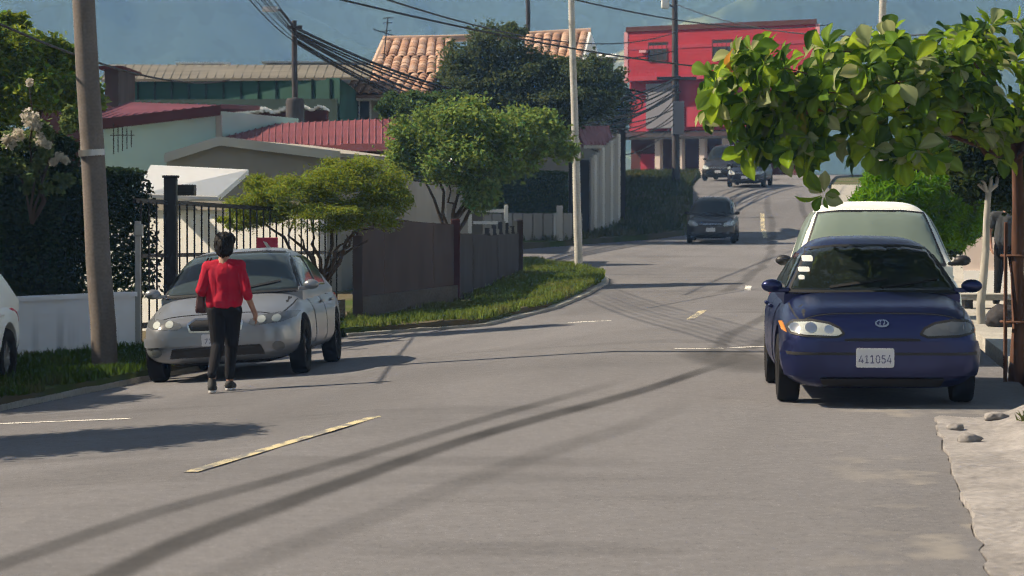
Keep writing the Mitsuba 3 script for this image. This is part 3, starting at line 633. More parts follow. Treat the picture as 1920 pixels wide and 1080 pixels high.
# terracotta house
H6 = thing('house', 'house with a stepped terracotta tile roof behind the dark tree', 'house')
tile = []
def tile_mesh(L, W):
    a = np.linspace(-.15, np.pi + .15, 7); r0, r1 = W * .54, W * .46
    v = np.vstack([np.c_[np.cos(a) * r0, 0 * a, np.sin(a) * r0 * .62], np.c_[np.cos(a) * r1, 0 * a + L, np.sin(a) * r1 * .62 - .02]])
    v = np.vstack([v, v - (0, 0, .025)])
    f = []
    for i in range(6):
        f += [[i, i + 1, i + 8], [i, i + 8, i + 7], [14 + i, 14 + i + 8, 14 + i + 1], [14 + i, 14 + i + 7, 14 + i + 8], [i, 14 + i + 1, i + 1], [i, 14 + i, 14 + i + 1]]
    return trimesh.Trimesh(v, np.array(f), process=False)
tp = mikit.ply(tile_mesh(.43, .285), None, smooth=30)
def tiled(T_, e0, e1, r1, r0, label=None, count=None):
    """A roof plane from eave e0-e1 to ridge r0-r1 with its tiles as parts."""
    e0, e1, r0, r1 = map(lambda q: np.asarray(q, float), (e0, e1, r0, r1))
    nn = np.cross(e1 - e0, r0 - e0); nn /= np.linalg.norm(nn); nn *= np.sign(nn[2])
    k = put('roof', hull([e0, e1, r0, r1, e0 - nn * .1, e1 - nn * .1, r0 - nn * .1, r1 - nn * .1]), TILES[3], T_)
    up = (r0 + r1) / 2 - (e0 + e1) / 2; Lu = np.linalg.norm(up); nr = max(2, int(round(Lu / .39)))
    for j in range(nr):
        a, b = along(e0, r0, j / nr), along(e1, r1, j / nr); a2, b2 = along(e0, r0, (j + 1) / nr), along(e1, r1, (j + 1) / nr)
        W = np.linalg.norm(b - a); nc = max(1, int(W / .295)); ax = (b - a) / W; uu = (a2 + b2 - a - b) / 2
        uu = uu - ax * (uu @ ax); uu /= np.linalg.norm(uu)
        for i in range(nc):
            c = along(a, b, (i + .5) / nc)
            M = np.eye(4); M[:3, 0] = ax; M[:3, 1] = uu + nn * .03; M[:3, 2] = nn; M[:3, 3] = c + nn * (.02 + rng.uniform(-.008, .008))
            count[0] += 1
            if count[0] > 295: more.append((M, 0)); continue
            q = free(k + '__tile'); scene[q] = {**tp, 'bsdf': {'type': 'ref', 'id': TILES[int(rng.choice([0, 0, 0, 1, 2, 2, 3]))]}, 'to_world': T(M)}
    return k
cnt, more = [0], []
tiled(H6, at(694, 142, 90), at(850, 140, 90), at(850, 74, 95.5), at(722, 76, 95.5), count=cnt)
tiled(H6, at(640, 178, 86), at(800, 180, 86), at(822, 142, 89.6), at(668, 142, 89.6), count=cnt)
tiled(H6, at(980, 118, 92), at(1092, 112, 92), at(1106, 62, 97), at(985, 68, 97), count=cnt)
if more:
    tm0 = tile_mesh(.43, .285); k = put('tile', cat_([tm0.copy().apply_transform(M) for M, _ in more]), TILES[0], 'house_009__roof' if False else H6, stuff=True)
a, b = at(642, 182, 86.2), at(840, 184, 86.2)
put('fascia', hull([x + np.array([0, o, z]) for x in (a, b) for o in (-.05, .0) for z in (-.10, .05)]), 'm_plaster', H6)
put('wall', hull([(x[0], x[1] + o, z) for x in (a + (.3, 0, 0), at(872, 184, 86.2)) for o in (.7, 9) for z in (0, a[2] - .08)]), 'm_grey_board', H6)
put('back_wall', hull([(x[0], x[1] + o, z) for x in (at(850, 184, 92.2), at(1085, 184, 92.8)) for o in (0, 5) for z in (0, 5.0)]), 'm_grey_board', H6)
put('upper_wall', hull([(x[0], x[1] + o, z) for x in (at(705, 142, 90.4), at(1085, 130, 92.6)) for o in (.1, 8) for z in (4, 5.9)]), 'm_pale_board', H6)
put('ridge', tube([at(718, 74, 95.6), at(850, 72, 95.6), at(985, 66, 97.1), at(1108, 59, 97.1)], .13, 8), TILES[2], H6, smooth=40)
put('hip', tube([at(692, 143, 90), at(722, 75, 95.6)], .13, 8), TILES[2], H6, smooth=40)
g0, g1, g2 = at(1094, 112, 92), at(1108, 60, 97), at(1125, 108, 99)
put('gable', hull([x + np.array([o, 0, 0]) for x in (g0, g1, g2) for o in (0, -.3)]), 'm_plaster', H6)
win(H6, (at(664, 205, 86.9)[0], 86.88, at(664, 205, 86)[2]), 1.0, .6, (1, 0))
win(H6, (at(760, 210, 86.9)[0], 86.88, at(760, 210, 86)[2]), 1.2, .7, (1, 0))
# garage wall behind the light tree
H7 = thing('garage', 'pale garage front behind the trunk of the light green tree', 'garage')
a, b = at(745, 332, 66), at(905, 330, 66)
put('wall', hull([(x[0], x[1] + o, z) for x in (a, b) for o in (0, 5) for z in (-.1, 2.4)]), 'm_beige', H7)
put('door', box((a[0] + b[0]) / 2 + .25, 65.97, 1.1, 1.0, .06, 2.3, .01), 'm_pale_board', H7)
put('pillar', box((a[0] + b[0]) / 2 - .42, 65.9, 1.1, .25, .2, 2.5, .01), 'm_grey_board', H7)
put('roof', hull([x + np.array([s, o, z]) for x, s in ((a, -.4), (b, .2)) for o, z in ((-.7, 0.0), (-.7, .10), (5, .62), (5, .5))]), 'm_white_roof', H7)
# board building by the road
H8 = thing('shed', 'tall shed of pale upright boards with a small red roof beside the bank', 'shed')
a, b = np.array([2.75, 92.6]), np.array([4.05, 99.5])
for i in range(11):
    p, q = along(a, b, i / 11), along(a, b, (i + 1) / 11 - .004)
    put('board', wallbox(p + (.01 * (i % 2), 0), q + (.01 * (i % 2), 0), .06, g(*p) - .1, 3.5 + .10 * i), ['m_grey_board', 'm_pale_board', 'm_grey_board'][i % 3], H8)
put('back_wall', wallbox(a + (-.08, .02), b + (-.08, .02), 2.2, -.1, 3.4), 'm_dark_fence', H8)
r0, r1 = at(1096, 268, 92), at(1147, 276, 98)
roof_sheet(H8, 'roof', at(1094, 272, 92), at(1152, 272, 98), at(1140, 236, 100), at(1080, 236, 95), 'm_red_roof', 8)
put('gutter', hull([x + np.array([0, o, z]) for x in (at(1094, 274, 91.9), at(1152, 274, 97.9)) for o in (-.06, 0) for z in (-.08, .03)]), 'm_grey_board', H8)
H9 = thing('wall', 'dark high wall with a small pale lamp right of the board shed', 'wall')
a, b = np.array([4.25, 100.2]), np.array([5.4, 128.0])
for i in range(9):
    p, q = along(a, b, i / 9), along(a, b, (i + 1) / 9 - .003)
    put('panel', wallbox(p + (.02 * (i % 2), 0), q + (.02 * (i % 2), 0), .25, g(*p) - .3, 4.5 + .16 * i), 'm_dark_fence', H9)
p = at(1158, 306, 104); put('lamp', box(p[0] + .05, 103.8, p[2], .35, .2, .2, .03), 'm_grey_panel', H9)
# red building at the top of the hill
RB = thing('shop', 'large red two storey shop building at the top of the street', 'building')
A, B = at(1178, 60, 156), at(1530, 45, 149.5)
dR = (B - A)[:2]; LR = np.linalg.norm(dR); dR /= LR; nR = np.array([dR[1], -dR[0]])
def rb(u, z, o=0.0):
    n = nR if o >= 0 else np.array([-.085, -.996])
    return np.array([A[0] + dR[0] * u + n[0] * o, A[1] + dR[1] * u + n[1] * o, z])
def rbox(u0, u1, z0, z1, o0, o1): return hull([rb(u, z, o) for u in (u0, u1) for z in (z0, z1) for o in (o0, o1)])
zT = A[2]; zB = 3.2
z165, z240 = at(1250, 150, 155)[2], at(1250, 245, 155)[2]
put('upper_wall', rbox(0, LR, z165, zT, -8, 0), 'm_red_bright', RB)
put('middle_wall', rbox(.05, LR - .05, z240, z165 - .003, -8, -.8), 'm_red_shop', RB)
put('ground_wall', rbox(.1, LR - .1, zB, z240 - .003, -8, -2.0), 'm_dark_red', RB)
put('parapet', rbox(-.1, LR + .1, zT + .003, zT + .28, -8.1, .12), 'm_dark_red', RB)
put('trim', rbox(-.25, -.003, z165 - .1, zT, -.6, .06), 'm_pink_trim', RB)
put('trim', rbox(LR + .003, LR + .25, z165 - .1, zT, -.6, .06), 'm_pink_trim', RB)
put('band', rbox(.0, LR, zT - 1.05, zT - .85, .003, .07), 'm_red_shop', RB)
put('band', rbox(.0, LR, z165 - .02, z165 + .25, .003, .09), 'm_red_shop', RB)
for i in range(14): put('board', rbox(.02, LR - .02, z165 + .27 + i * .19, z165 + .27 + i * .19 + .165, .002, .022), 'm_red_bright', RB)
cw = rb((1236 - 1178) / 350 * LR, at(1236, 97, 155)[2], .03)
win(RB, cw, 1.15, 1.0, dR, bars=3, fm='m_dark_red')
win(RB, cw + np.array([dR[0], dR[1], 0]) * 4.2, 1.15, 1.0, dR, bars=3, fm='m_dark_red')
put('lamp', rbox(.9, 1.35, zT - 1.25, zT - 1.1, .02, .3), 'm_pink_trim', RB)
put('sign_panel', rbox((1212 - 1178) / 350 * LR, (1275 - 1178) / 350 * LR, z240 + .15, z165 - .2, -.75, -.3), 'm_grey_panel', RB, label='plain grey panel below the red upper floor')
AW = put('awning', hull([rb(u, z, o) for u in (-.9, LR * .62) for z, o in ((z240 - .55, 1.2), (z240 - .40, 1.2), (z240 + .15, -1.9), (z240, -1.9))]), 'm_void', RB, label='dark sloping awning over the ground floor')
put('fascia', rbox(LR * .32, LR * .66, z240 + .2, z240 + 1.35, -.78, -.55), 'm_red_shop', RB)
for px_ in (1246, 1288, 1330, 1372):
    u = (px_ - 1178) / 350 * LR
    c = put('column', rbox(u - .17, u + .17, zB, z240 - .5, .35, .7), 'm_pink_wall', RB)
put('bay', rbox((1200 - 1178) / 350 * LR, (1238 - 1178) / 350 * LR, zB, z240 - 1.3, -1.99, -1.7), 'm_red_shop', RB)
put('step', rbox(.3, LR, zB - .2, zB + .36, -2, .9), 'm_concrete', RB)
# right side: white wall in the sun with pinkish house front
RW = thing('garden_wall', 'sunlit white wall with pinkish top behind the pale trunk on the right', 'wall')
a, b = np.array([7.35, 43.4]), np.array([10.6, 42.2])
put('wall', wallbox(a, b, .2, -.1, .62), 'm_plaster', RW)
put('plinth', wallbox(a + (-.05, -.06), b + (0, -.06), .05, -.1, .16), 'm_kerb', RW)
for i in range(6):
    p, q = along(a, b, i / 6), along(a, b, (i + 1) / 6 - .02)
    put('panel', wallbox(p + (0, .06), q + (0, .06), .08, .622, 1.16 + .02 * (i % 2)), 'm_pink_wall', RW)
a2, b2 = np.array([12.5, 69.0]), np.array([9.55, 44.4])
put('side_wall', wallbox(b2 + (1.2, -2), a2 + (1.2, 0), .2, -.1, 2.3), 'm_plaster', RW)
ST = thing('bench', 'low concrete bench on the pavement below the standing person', 'bench')
put('slab', box(7.55, 40.1, .30, 1.7, .55, .09, .01), 'm_kerb', ST)  # low raised step, built to give the dark shadow line beneath it
for s in (-.7, .0, .7): put('leg', box(7.55 + s, 40.15, .16, .12, .4, .2), 'm_void', ST)

# ---------------------------------------------------------------- vehicles
def ray_hit(mesh, O, D):
    """The first hit of rays O + t D with the mesh: t (inf where none) and the triangle's normal."""
    tri = mesh.triangles; a, e1, e2 = tri[:, 0], tri[:, 1] - tri[:, 0], tri[:, 2] - tri[:, 0]
    nrm = mesh.face_normals
    t_ = np.full(len(O), np.inf); nn = np.zeros((len(O), 3))
    for i in range(len(O)):
        h = np.cross(D[i], e2); det = (e1 * h).sum(1)
        ok = np.abs(det) > 1e-12; inv = np.where(ok, 1 / np.where(ok, det, 1), 0)
        s = O[i] - a; u = (s * h).sum(1) * inv; q = np.cross(s, e1); v = (q @ D[i]) * inv; tt = (e2 * q).sum(1) * inv
        ok &= (u >= -1e-6) & (v >= -1e-6) & (u + v <= 1 + 1e-6) & (tt > 1e-6)
        if ok.any():
            k = np.argmin(np.where(ok, tt, np.inf)); t_[i] = tt[k]; n = nrm[k]; nn[i] = n if n @ D[i] < 0 else -n
    return t_, nn
def decal(mesh, poly, view, off=.004, th=.012, res=.05, flip=1):
    """A panel lying on the mesh where the outline poly, seen along the view ('front', 'rear', 'left', 'right', 'top'), falls on it."""
    poly = poly if hasattr(poly, 'geom_type') else Polygon(poly)
    if not poly.is_valid: poly = poly.buffer(0)
    soft = poly.buffer(-.012).buffer(.012, quad_segs=4)
    if soft.geom_type == 'Polygon' and soft.area > .9 * poly.area: poly = soft
    P, t = fill(poly, res)
    n = len(P); z = np.zeros(n)
    O, Dv = {'front': (np.c_[z + 6, P], (-1, 0, 0)), 'rear': (np.c_[z - 12, P], (1, 0, 0)), 'left': (np.c_[P[:, 0], z + 5, P[:, 1]], (0, -1, 0)), 'right': (np.c_[P[:, 0], z - 5, P[:, 1]], (0, 1, 0)), 'top': (np.c_[P, z + 6], (0, 0, -1))}[view]
    D = np.tile(np.array(Dv, float), (n, 1)); tt, nn = ray_hit(mesh, O, D)
    good = np.isfinite(tt)
    t = t[good[t].all(1)]
    tt = np.where(good, tt, 0)
    # smooth the normals over the panel so that it bends evenly
    S = O + D * tt[:, None]
    m = trimesh.Trimesh(S, t, process=False)
    fn = np.cross(S[t[:, 1]] - S[t[:, 0]], S[t[:, 2]] - S[t[:, 0]])
    sgn = np.sign((fn * -D[0]).sum(1)); t[sgn < 0] = t[sgn < 0][:, ::-1]
    vn = np.zeros_like(S)
    for k in range(3): np.add.at(vn, t[:, k], fn * sgn[:, None])
    vn /= np.linalg.norm(vn, axis=1, keepdims=True) + 1e-12
    top, bot = S + vn * off, S - vn * th
    d = np.vstack([t[:, [0, 1]], t[:, [1, 2]], t[:, [2, 0]]]); e = np.sort(d, 1)
    u, inv, cnt_ = np.unique(e, axis=0, return_inverse=True, return_counts=True)
    be = d[cnt_[inv.ravel()] == 1]
    side = np.vstack([np.stack([be[:, 1], be[:, 0], be[:, 0] + n], 1), np.stack([be[:, 1], be[:, 0] + n, be[:, 1] + n], 1)])
    m = trimesh.Trimesh(np.vstack([top, bot]), np.vstack([t, side]), process=False)
    m.remove_unreferenced_vertices(); return m
def loft(rings, cap=True):
    n, k = len(rings), len(rings[0]); v = np.vstack(rings)
    i, j = np.meshgrid(np.arange(n - 1), np.arange(k), indexing='ij')
    q = np.stack([i * k + j, i * k + (j + 1) % k, (i + 1) * k + (j + 1) % k, (i + 1) * k + j], -1).reshape(-1, 4)
    f = [np.vstack([q[:, [0, 1, 2]], q[:, [0, 2, 3]]])]
    if cap:
        m = len(v); v = np.vstack([v, rings[0].mean(0), rings[-1].mean(0)]); kk = np.arange(k); e = (n - 1) * k
        f += [np.stack([kk * 0 + m, (kk + 1) % k, kk], 1), np.stack([kk * 0 + m + 1, e + kk, e + (kk + 1) % k], 1)]
    m = trimesh.Trimesh(v, np.vstack(f), process=False)
    if m.volume < 0: m.invert()
    return m
def spow(a, p): return np.sign(a) * np.abs(a) ** p
def ellipse(cx, cz, rx, rz, n=28, p=1.0, sl=0.0):
    a = np.linspace(0, 2 * np.pi, n, endpoint=False)
    return Polygon(np.c_[cx + rx * spow(np.cos(a), p) , cz + rz * spow(np.sin(a), p) + sl * rx * spow(np.cos(a), p)])
RIMN = {}
def make_wheel(parent, c, r, w, side, rim='m_rim'):
    """A wheel with its axle along y; side +1 on the left."""
    W_ = put('wheel', lathe([(r * .55, -w * .38), (r * .80, -w * .5), (r * .95, -w * .46), (r, -w * .3), (r, w * .3), (r * .95, w * .46), (r * .80, w * .5), (r * .60, w * .42), (r * .55, w * .2)], 36).apply_transform(trimesh.transformations.rotation_matrix(-side * np.pi / 2, (1, 0, 0))).apply_translation(c), 'm_tyre', parent, smooth=35)
    disc = lathe([(0, w * .22), (r * .16, w * .25), (r * .22, w * .10), (r * .5, w * .04), (r * .60, w * .30), (r * .635, w * .41), (r * .60, w * .40)], 30)
    sp = [box(r * .36, 0, w * .20, r * .50, r * .13, w * .12).apply_transform(trimesh.transformations.rotation_matrix(a, (0, 0, 1))) for a in np.arange(7) * 2 * np.pi / 7]
    put('rim', cat_([disc] + sp).apply_transform(trimesh.transformations.rotation_matrix(-side * np.pi / 2, (1, 0, 0))).apply_translation(c), rim, W_, smooth=35)
def ground_frame(x, y, hd, L, lift=0.):
    """Placement of a car whose front bumper stands at x, y heading along the angle hd (from +x), lying on the ground."""
    f = np.array([math.cos(hd), math.sin(hd)]); l = np.array([-f[1], f[0]])
    F, R_ = np.array([x, y]) - f * .8, np.array([x, y]) - f * (L - .8)
    zf, zr = g(*F), g(*R_); mid = (F + R_) / 2; tilt = (g(*(mid + l * .7)) - g(*(mid - l * .7))) / 1.4
    X = np.array([*f, (zf - zr) / np.linalg.norm(F - R_)]); X /= np.linalg.norm(X)
    Y = np.array([*l, tilt]); Y -= X * (X @ Y); Y /= np.linalg.norm(Y)
    M = np.eye(4); M[:3, 0] = X; M[:3, 1] = Y; M[:3, 2] = np.cross(X, Y)
    M[:3, 3] = np.array([F[0], F[1], zf + lift]) + X * .8
    return M
def car(name, label, group, pm, L, W, H, top, bot, hw, roof, belt, tum, axles, wr, M, glass='m_glass_dark', wglass=None, exp=3.6, lights='round', plate=None, face=None, rear=None, doors=((-.35, -.56), (-.565, -.76)), bow=.30, stick=False, two_box=False, mirrors='body', antenna=False, roofm=None, pil=.04, brow=.062):
    t = thing(name, label, 'car', group)
    def P_(nm, mesh, m, parent=None, smooth=35, lab=None): return put(nm, mesh, m, parent or t, smooth=smooth, label=lab, M=M)
    tx = PchipInterpolator([-L * a for a, _ in top][::-1], [b for _, b in top][::-1])
    bx = PchipInterpolator([-L * a for a, _ in bot][::-1], [b for _, b in bot][::-1])
    wx = PchipInterpolator([-L * a for a, _ in hw][::-1], [b * W / 2 for _, b in hw][::-1])
    xs = -L * np.unique(np.concatenate([np.linspace(0, .06, 9) ** 1.0, np.linspace(.06, .94, 44), np.linspace(.94, 1, 9)]))
    A_ = np.arange(56) * 2 * np.pi / 56
    rings = []
    for x in xs:
        zt, zb, w = tx(x), bx(x), wx(x); zc, hz = (zt + zb) / 2, (zt - zb) / 2
        zz = spow(np.sin(A_), 2 / exp); yy = spow(np.cos(A_), 2 / (exp + 2.4))
        yy = yy * (1 - .085 * np.clip(zz, 0, 1) ** 2 - .10 * np.clip(-zz - .3, 0, 1) ** 2)
        rings.append(np.c_[np.full(56, x), yy * w, zc + zz * hz + .018 * (zz > 0) * (1 - yy ** 2)])
    body = loft(rings)
    man = m3.Manifold(m3.Mesh(body.vertices.astype(np.float32), body.faces.astype(np.uint32)))
    for ax in axles:
        for s in (-1, 1):
            c = m3.Manifold.cylinder(.40, wr + .055, wr + .055, 40).rotate((90, 0, 0)).translate((ax, s * (W / 2 - .02) + .20, wr + .01))
            man = man - c
        # wheel wells stay hollow
    mm = man.to_mesh(); body2 = trimesh.Trimesh(mm.vert_properties[:, :3], mm.tri_verts, process=True)
    P_('body', body2, pm)
    # cabin
    rf = PchipInterpolator([-L * a for a, _ in roof][::-1], [b for _, b in roof][::-1])
    x0, x1 = -L * roof[0][0], -L * roof[-1][0]
    us = np.linspace(0, 1, 48); B_ = np.linspace(0, np.pi, 33); cr = []
    Hr = H - belt; wb = W / 2 * .90
    for u in us:
        x = x0 + (x1 - x0) * u; h = max(rf(x), .012)
        zz = np.abs(np.sin(B_)) ** (2 / 4.6) * h; yy = spow(np.cos(B_), 2 / 6.5)
        yw = yy * wb * (1 - tum * zz / Hr)
        k = bow * (1 - 2 * u) * (abs(1 - 2 * u)) ** .5
        xx = x - k * yy ** 2 * .5 * (1 if u < .5 else .6)
        up_ = np.c_[xx, yw, belt + zz + .025 * (zz / Hr) * (1 - yy ** 2)]
        cr.append(np.vstack([up_, np.c_[xx[::-1][[0, 16, -1]], yw[::-1][[0, 16, -1]], np.full(3, belt - .12)]]))
    cab = loft(cr)
    P_('cabin', cab, roofm or pm)
    both = cat_([body, cab])
    # hood and doors as panels with visible gaps
    xc = x0 + .03
    hoodw = lambda x: float(wx(x)) * .86
    hx = np.linspace(-L * .035, xc - .0, 10)
    hp_ = Polygon([(x, hoodw(x)) for x in hx] + [(x, -hoodw(x)) for x in hx[::-1]])
    P_('hood_gap', decal(body, hp_.buffer(.011), 'top', .003, .006, .06), 'm_trim')
    P_('hood', decal(body, Polygon([(x, hoodw(x)) for x in hx] + [(x, -hoodw(x)) for x in hx[::-1]]), 'top', .007, .01, .09), pm)
    # windscreen, rear window, side windows
    def wz(z): return wb * (1 - tum * (z - belt) / Hr)
    zl, zh = belt + .035, H - brow
    ws = [(-wz(zl) + pil, zl), (wz(zl) - pil, zl), (wz(zh) - pil - .03, zh), (wz(zh) * .5, zh + .022), (-wz(zh) * .5, zh + .022), (-wz(zh) + pil + .03, zh)]
    WSm = decal(cab, ws, 'front', .010, .02, .045)
    P_('windscreen_seal', decal(cab, Polygon(ws).buffer(.022, join_style='mitre'), 'front', .0055, .015, .035), 'm_trim')
    Wk = P_('windscreen', WSm, wglass or glass, smooth=True)
    for s in (-.34, .08):
        a = np.array([s, belt + .05]); b = a + (.46, .07)
        P_('wiper', decal(cab, LineString([a, b]).buffer(.010), 'front', .022, -.012, .05), 'm_trim')
    if stick:
        for i, (u, z, ww, hh) in enumerate(((-.515, belt + .285, .085, .05), (-.55, belt + .195, .09, .04), (-.575, belt + .13, .05, .035))):
            P_('sticker', decal(cab, shapely.box(u - ww / 2, z - hh / 2, u + ww / 2, z + hh / 2), 'front', .014, -.006, .03), 'm_sticker', Wk, lab='small pale sticker on the windscreen edge' if i == 0 else None)
    zr = [(-wz(zl) + .10, zl + .05), (wz(zl) - .10, zl + .05), (wz(zh) - .12, zh - .02), (-wz(zh) + .12, zh - .02)]
    P_('rear_window', decal(cab, zr, 'rear', .010, .02, .06), glass, smooth=True)
    for v in ('left', 'right'):
        zs = np.linspace(belt + .045, H - .10, 5)
        def front_at(z, m=.10):
            xx = np.linspace(x0, (x0 + x1) / 2, 200); return float(xx[np.argmax(rf(xx) > (z - belt) + .03)]) - m
        def rear_at(z, m=.10):
            xx = np.linspace(x1, (x0 + x1) / 2, 200); return float(xx[np.argmax(rf(xx) > (z - belt) + .03)]) + m
        outline = Polygon([(front_at(z, .16), z) for z in zs] + [(rear_at(z, .16), z) for z in zs[::-1]])
        for i, (d0, d1) in enumerate(doors):
            wn = outline.intersection(shapely.box(L * d1 + .05, belt, L * d0 - .03 if i else 2, H))
            if wn.is_empty or wn.geom_type != 'Polygon': continue
            if i == 0: wn = outline.intersection(shapely.box(L * d1 + .04, belt, 3, H))
            P_('side_window', decal(cab, wn, v, .009, .02, .06), glass, smooth=True)
            za = lambda x: float(bx(x)) + .12
            dp = shapely.box(L * d1 + .012, .27, L * d0 - .012, belt - .02)
            for ax in axles: dp = dp.difference(Point(ax, wr + .01).buffer(wr + .10))
            if dp.geom_type != 'Polygon': dp = max(dp.geoms, key=lambda q: q.area)
            P_('door_gap', decal(body, dp.buffer(.010, join_style='mitre'), v, .004, .008, .08), 'm_trim')
            dk = P_('door', decal(body, dp, v, .009, .01, .08), pm)
            hx_ = L * d1 + .14
            sgn = 1 if v == 'left' else -1
            P_('handle', box(hx_, sgn * (float(wx(hx_)) * .965 + .018), belt - .13, .17, .035, .03, .008), pm if i < 5 else 'm_trim', dk)
        sgn = 1 if v == 'left' else -1
        mx = x0 - .18
        mp = trimesh.creation.icosphere(2, 1.0); mp.apply_scale((.06, .088, .056)); mp.vertices[:, 0] = np.clip(mp.vertices[:, 0], -.045, 1)
        mp.apply_translation((mx, sgn * (wb + .10), belt + .07))
        mk = P_('mirror', cat_([mp, box(mx, sgn * (wb + .01), belt + .035, .05, .12, .04, .008)]), pm if mirrors == 'body' else 'm_trim')
        # front corner window / pillar trim
    for ax in axles:
        for s in (1, -1): make_wheel_M(t, (ax, s * (W / 2 - .10), wr), wr, .185, s, M)
    # underbody
    P_('underbody', box(-L / 2, 0, .23, L * .86, W * .62, .12, .03), 'm_trim', smooth=False)
    # front details
    if face: face(P_, body, both, L, W, H, belt, wx, tx, bx)
    if rear: rear(P_, body, both, L, W, H, belt, wx, tx, bx)
    return t
def make_wheel_M(t, c, r, w, s, M):
    global scene
    before = set(scene); make_wheel(t, c, r, w, s)
    for k in set(scene) - before: scene[k] = {**scene[k], 'to_world': T(M)}
def plate_text(P_, body, view, cz, txt, cy=0., w=.30, h=.155, m='m_plate'):
    k = P_('licence_plate', decal(body, shapely.box(cy - w / 2, cz - h / 2, cy + w / 2, cz + h / 2), view, .052, -.04, .2), m, smooth=False)
    sub = k.split('__', 1)[1]
    tm = meshkit.text_mesh(txt, h * .42, .003)
    b = tm.bounds; tm.apply_translation((-(b[0][0] + b[1][0]) / 2, -(b[0][1] + b[1][1]) / 2, 0)); s_ = min(1, w * .86 / (b[1][0] - b[0][0])); tm.apply_scale((s_, 1, 1))
    pk = scene[k]; pv = meshkit.WRITTEN[pk['filename']][0]; xf = pv[:, 0].max() if view == 'front' else pv[:, 0].min()
    R_ = np.array([[0, 0, 1], [1, 0, 0], [0, 1, 0.]]) if view == 'front' else np.array([[0, 0, -1], [-1, 0, 0], [0, 1, 0.]])
    v = tm.vertices @ R_.T + (xf + (.001 if view == 'front' else -.001), cy, cz - .01)
    P_('lettering', trimesh.Trimesh(v, tm.faces, process=False), 'm_ink', k, smooth=False)
SED_TOP = [(0, .60), (.008, .645), (.03, .70), (.08, .765), (.16, .83), (.245, .885), (.5, .90), (.76, .93), (.86, .95), (.95, .93), (.985, .86), (1, .76)]
SED_BOT = [(0, .34), (.012, .25), (.05, .205), (.15, .19), (.85, .20), (.95, .25), (.99, .32), (1, .40)]
SED_HW = [(0, .60), (.006, .70), (.02, .80), (.05, .895), (.10, .955), (.2, .99), (.4, 1.0), (.75, 1.0), (.9, .97), (.965, .90), (.99, .80), (1, .68)]
BLU_TOP = [(0, .58), (.006, .635), (.02, .70), (.06, .775), (.14, .835), (.235, .88), (.5, .90), (.76, .93), (.86, .95), (.95, .93), (.985, .86), (1, .76)]
BLU_HW = [(0, .66), (.005, .78), (.015, .86), (.04, .925), (.09, .97), (.2, .995), (.4, 1.0), (.75, 1.0), (.9, .97), (.965, .90), (.99, .80), (1, .68)]
def face_blue(P_, body, both, L, W, H, belt, wx, tx, bx):
    for s in (1, -1):
        pl = Polygon([(s * .31, .592), (s * .36, .572), (s * .60, .578), (s * .71, .598), (s * .735, .640), (s * .69, .680), (s * .55, .688), (s * .42, .668), (s * .34, .632)])
        k = P_('headlight', decal(body, pl, 'front', .008, .01, .035), 'm_lamp' if s < 0 else 'm_lamp_dark')  # lamp on the shaded side gets the dark material: its shade is painted in
        P_('lens_frame', decal(body, pl.buffer(.014).difference(pl.buffer(-.004)), 'front', .010, .01, .03), 'm_trim', k)
        for c_, r_ in ((.42, .038), (.56, .046), (.68, .040)): P_('reflector', decal(body, ellipse(s * c_, .625 + (.012 if c_ > .5 else 0), r_, r_ * .85), 'front', .0105, 0, .02), 'm_chrome' if s < 0 else 'm_lamp_dark', k)  # reflectors of the shaded lamp carry the same painted shade
        P_('corner_lamp', decal(body, [(s * .742, .595), (s * .775, .61), (s * .785, .665), (s * .765, .675)], 'front', .008, .01, .03), 'm_amber')
    bump = Polygon([(-.74, .27), (.74, .27), (.77, .44), (.74, .535), (-.74, .535), (-.77, .44)])
    P_('bumper', decal(body, bump, 'front', .035, .01, .05), 'm_blue_paint')
    P_('air_intake', decal(body, ellipse(0, .545, .30, .014, p=.5), 'front', .020, .0, .03), 'm_void')
    lw = P_('lower_intake', decal(body, Polygon([(-.46, .185), (.46, .185), (.50, .245), (-.50, .245)]), 'front', .020, .0, .04), 'm_void')
    P_('bumper_strip', decal(body, Polygon([(-.72, .425), (.72, .425), (.73, .447), (-.73, .447)]), 'front', .042, .0, .05), 'm_trim')
    e = P_('emblem', decal(body, ellipse(-.0, .672, .055, .028), 'front', .010, 0, .02), 'm_chrome', lab='small oval chrome badge on the nose')
    P_('emblem_inset', decal(body, ellipse(0, .672, .042, .018).difference(LineString([(-.02, .655), (-.012, .69)]).buffer(.004)).difference(LineString([(.012, .655), (.02, .69)]).buffer(.004)), 'front', .014, 0, .012), 'm_blue_paint', e)
    plate_text(P_, body, 'front', .405, '411054', cy=-.06)
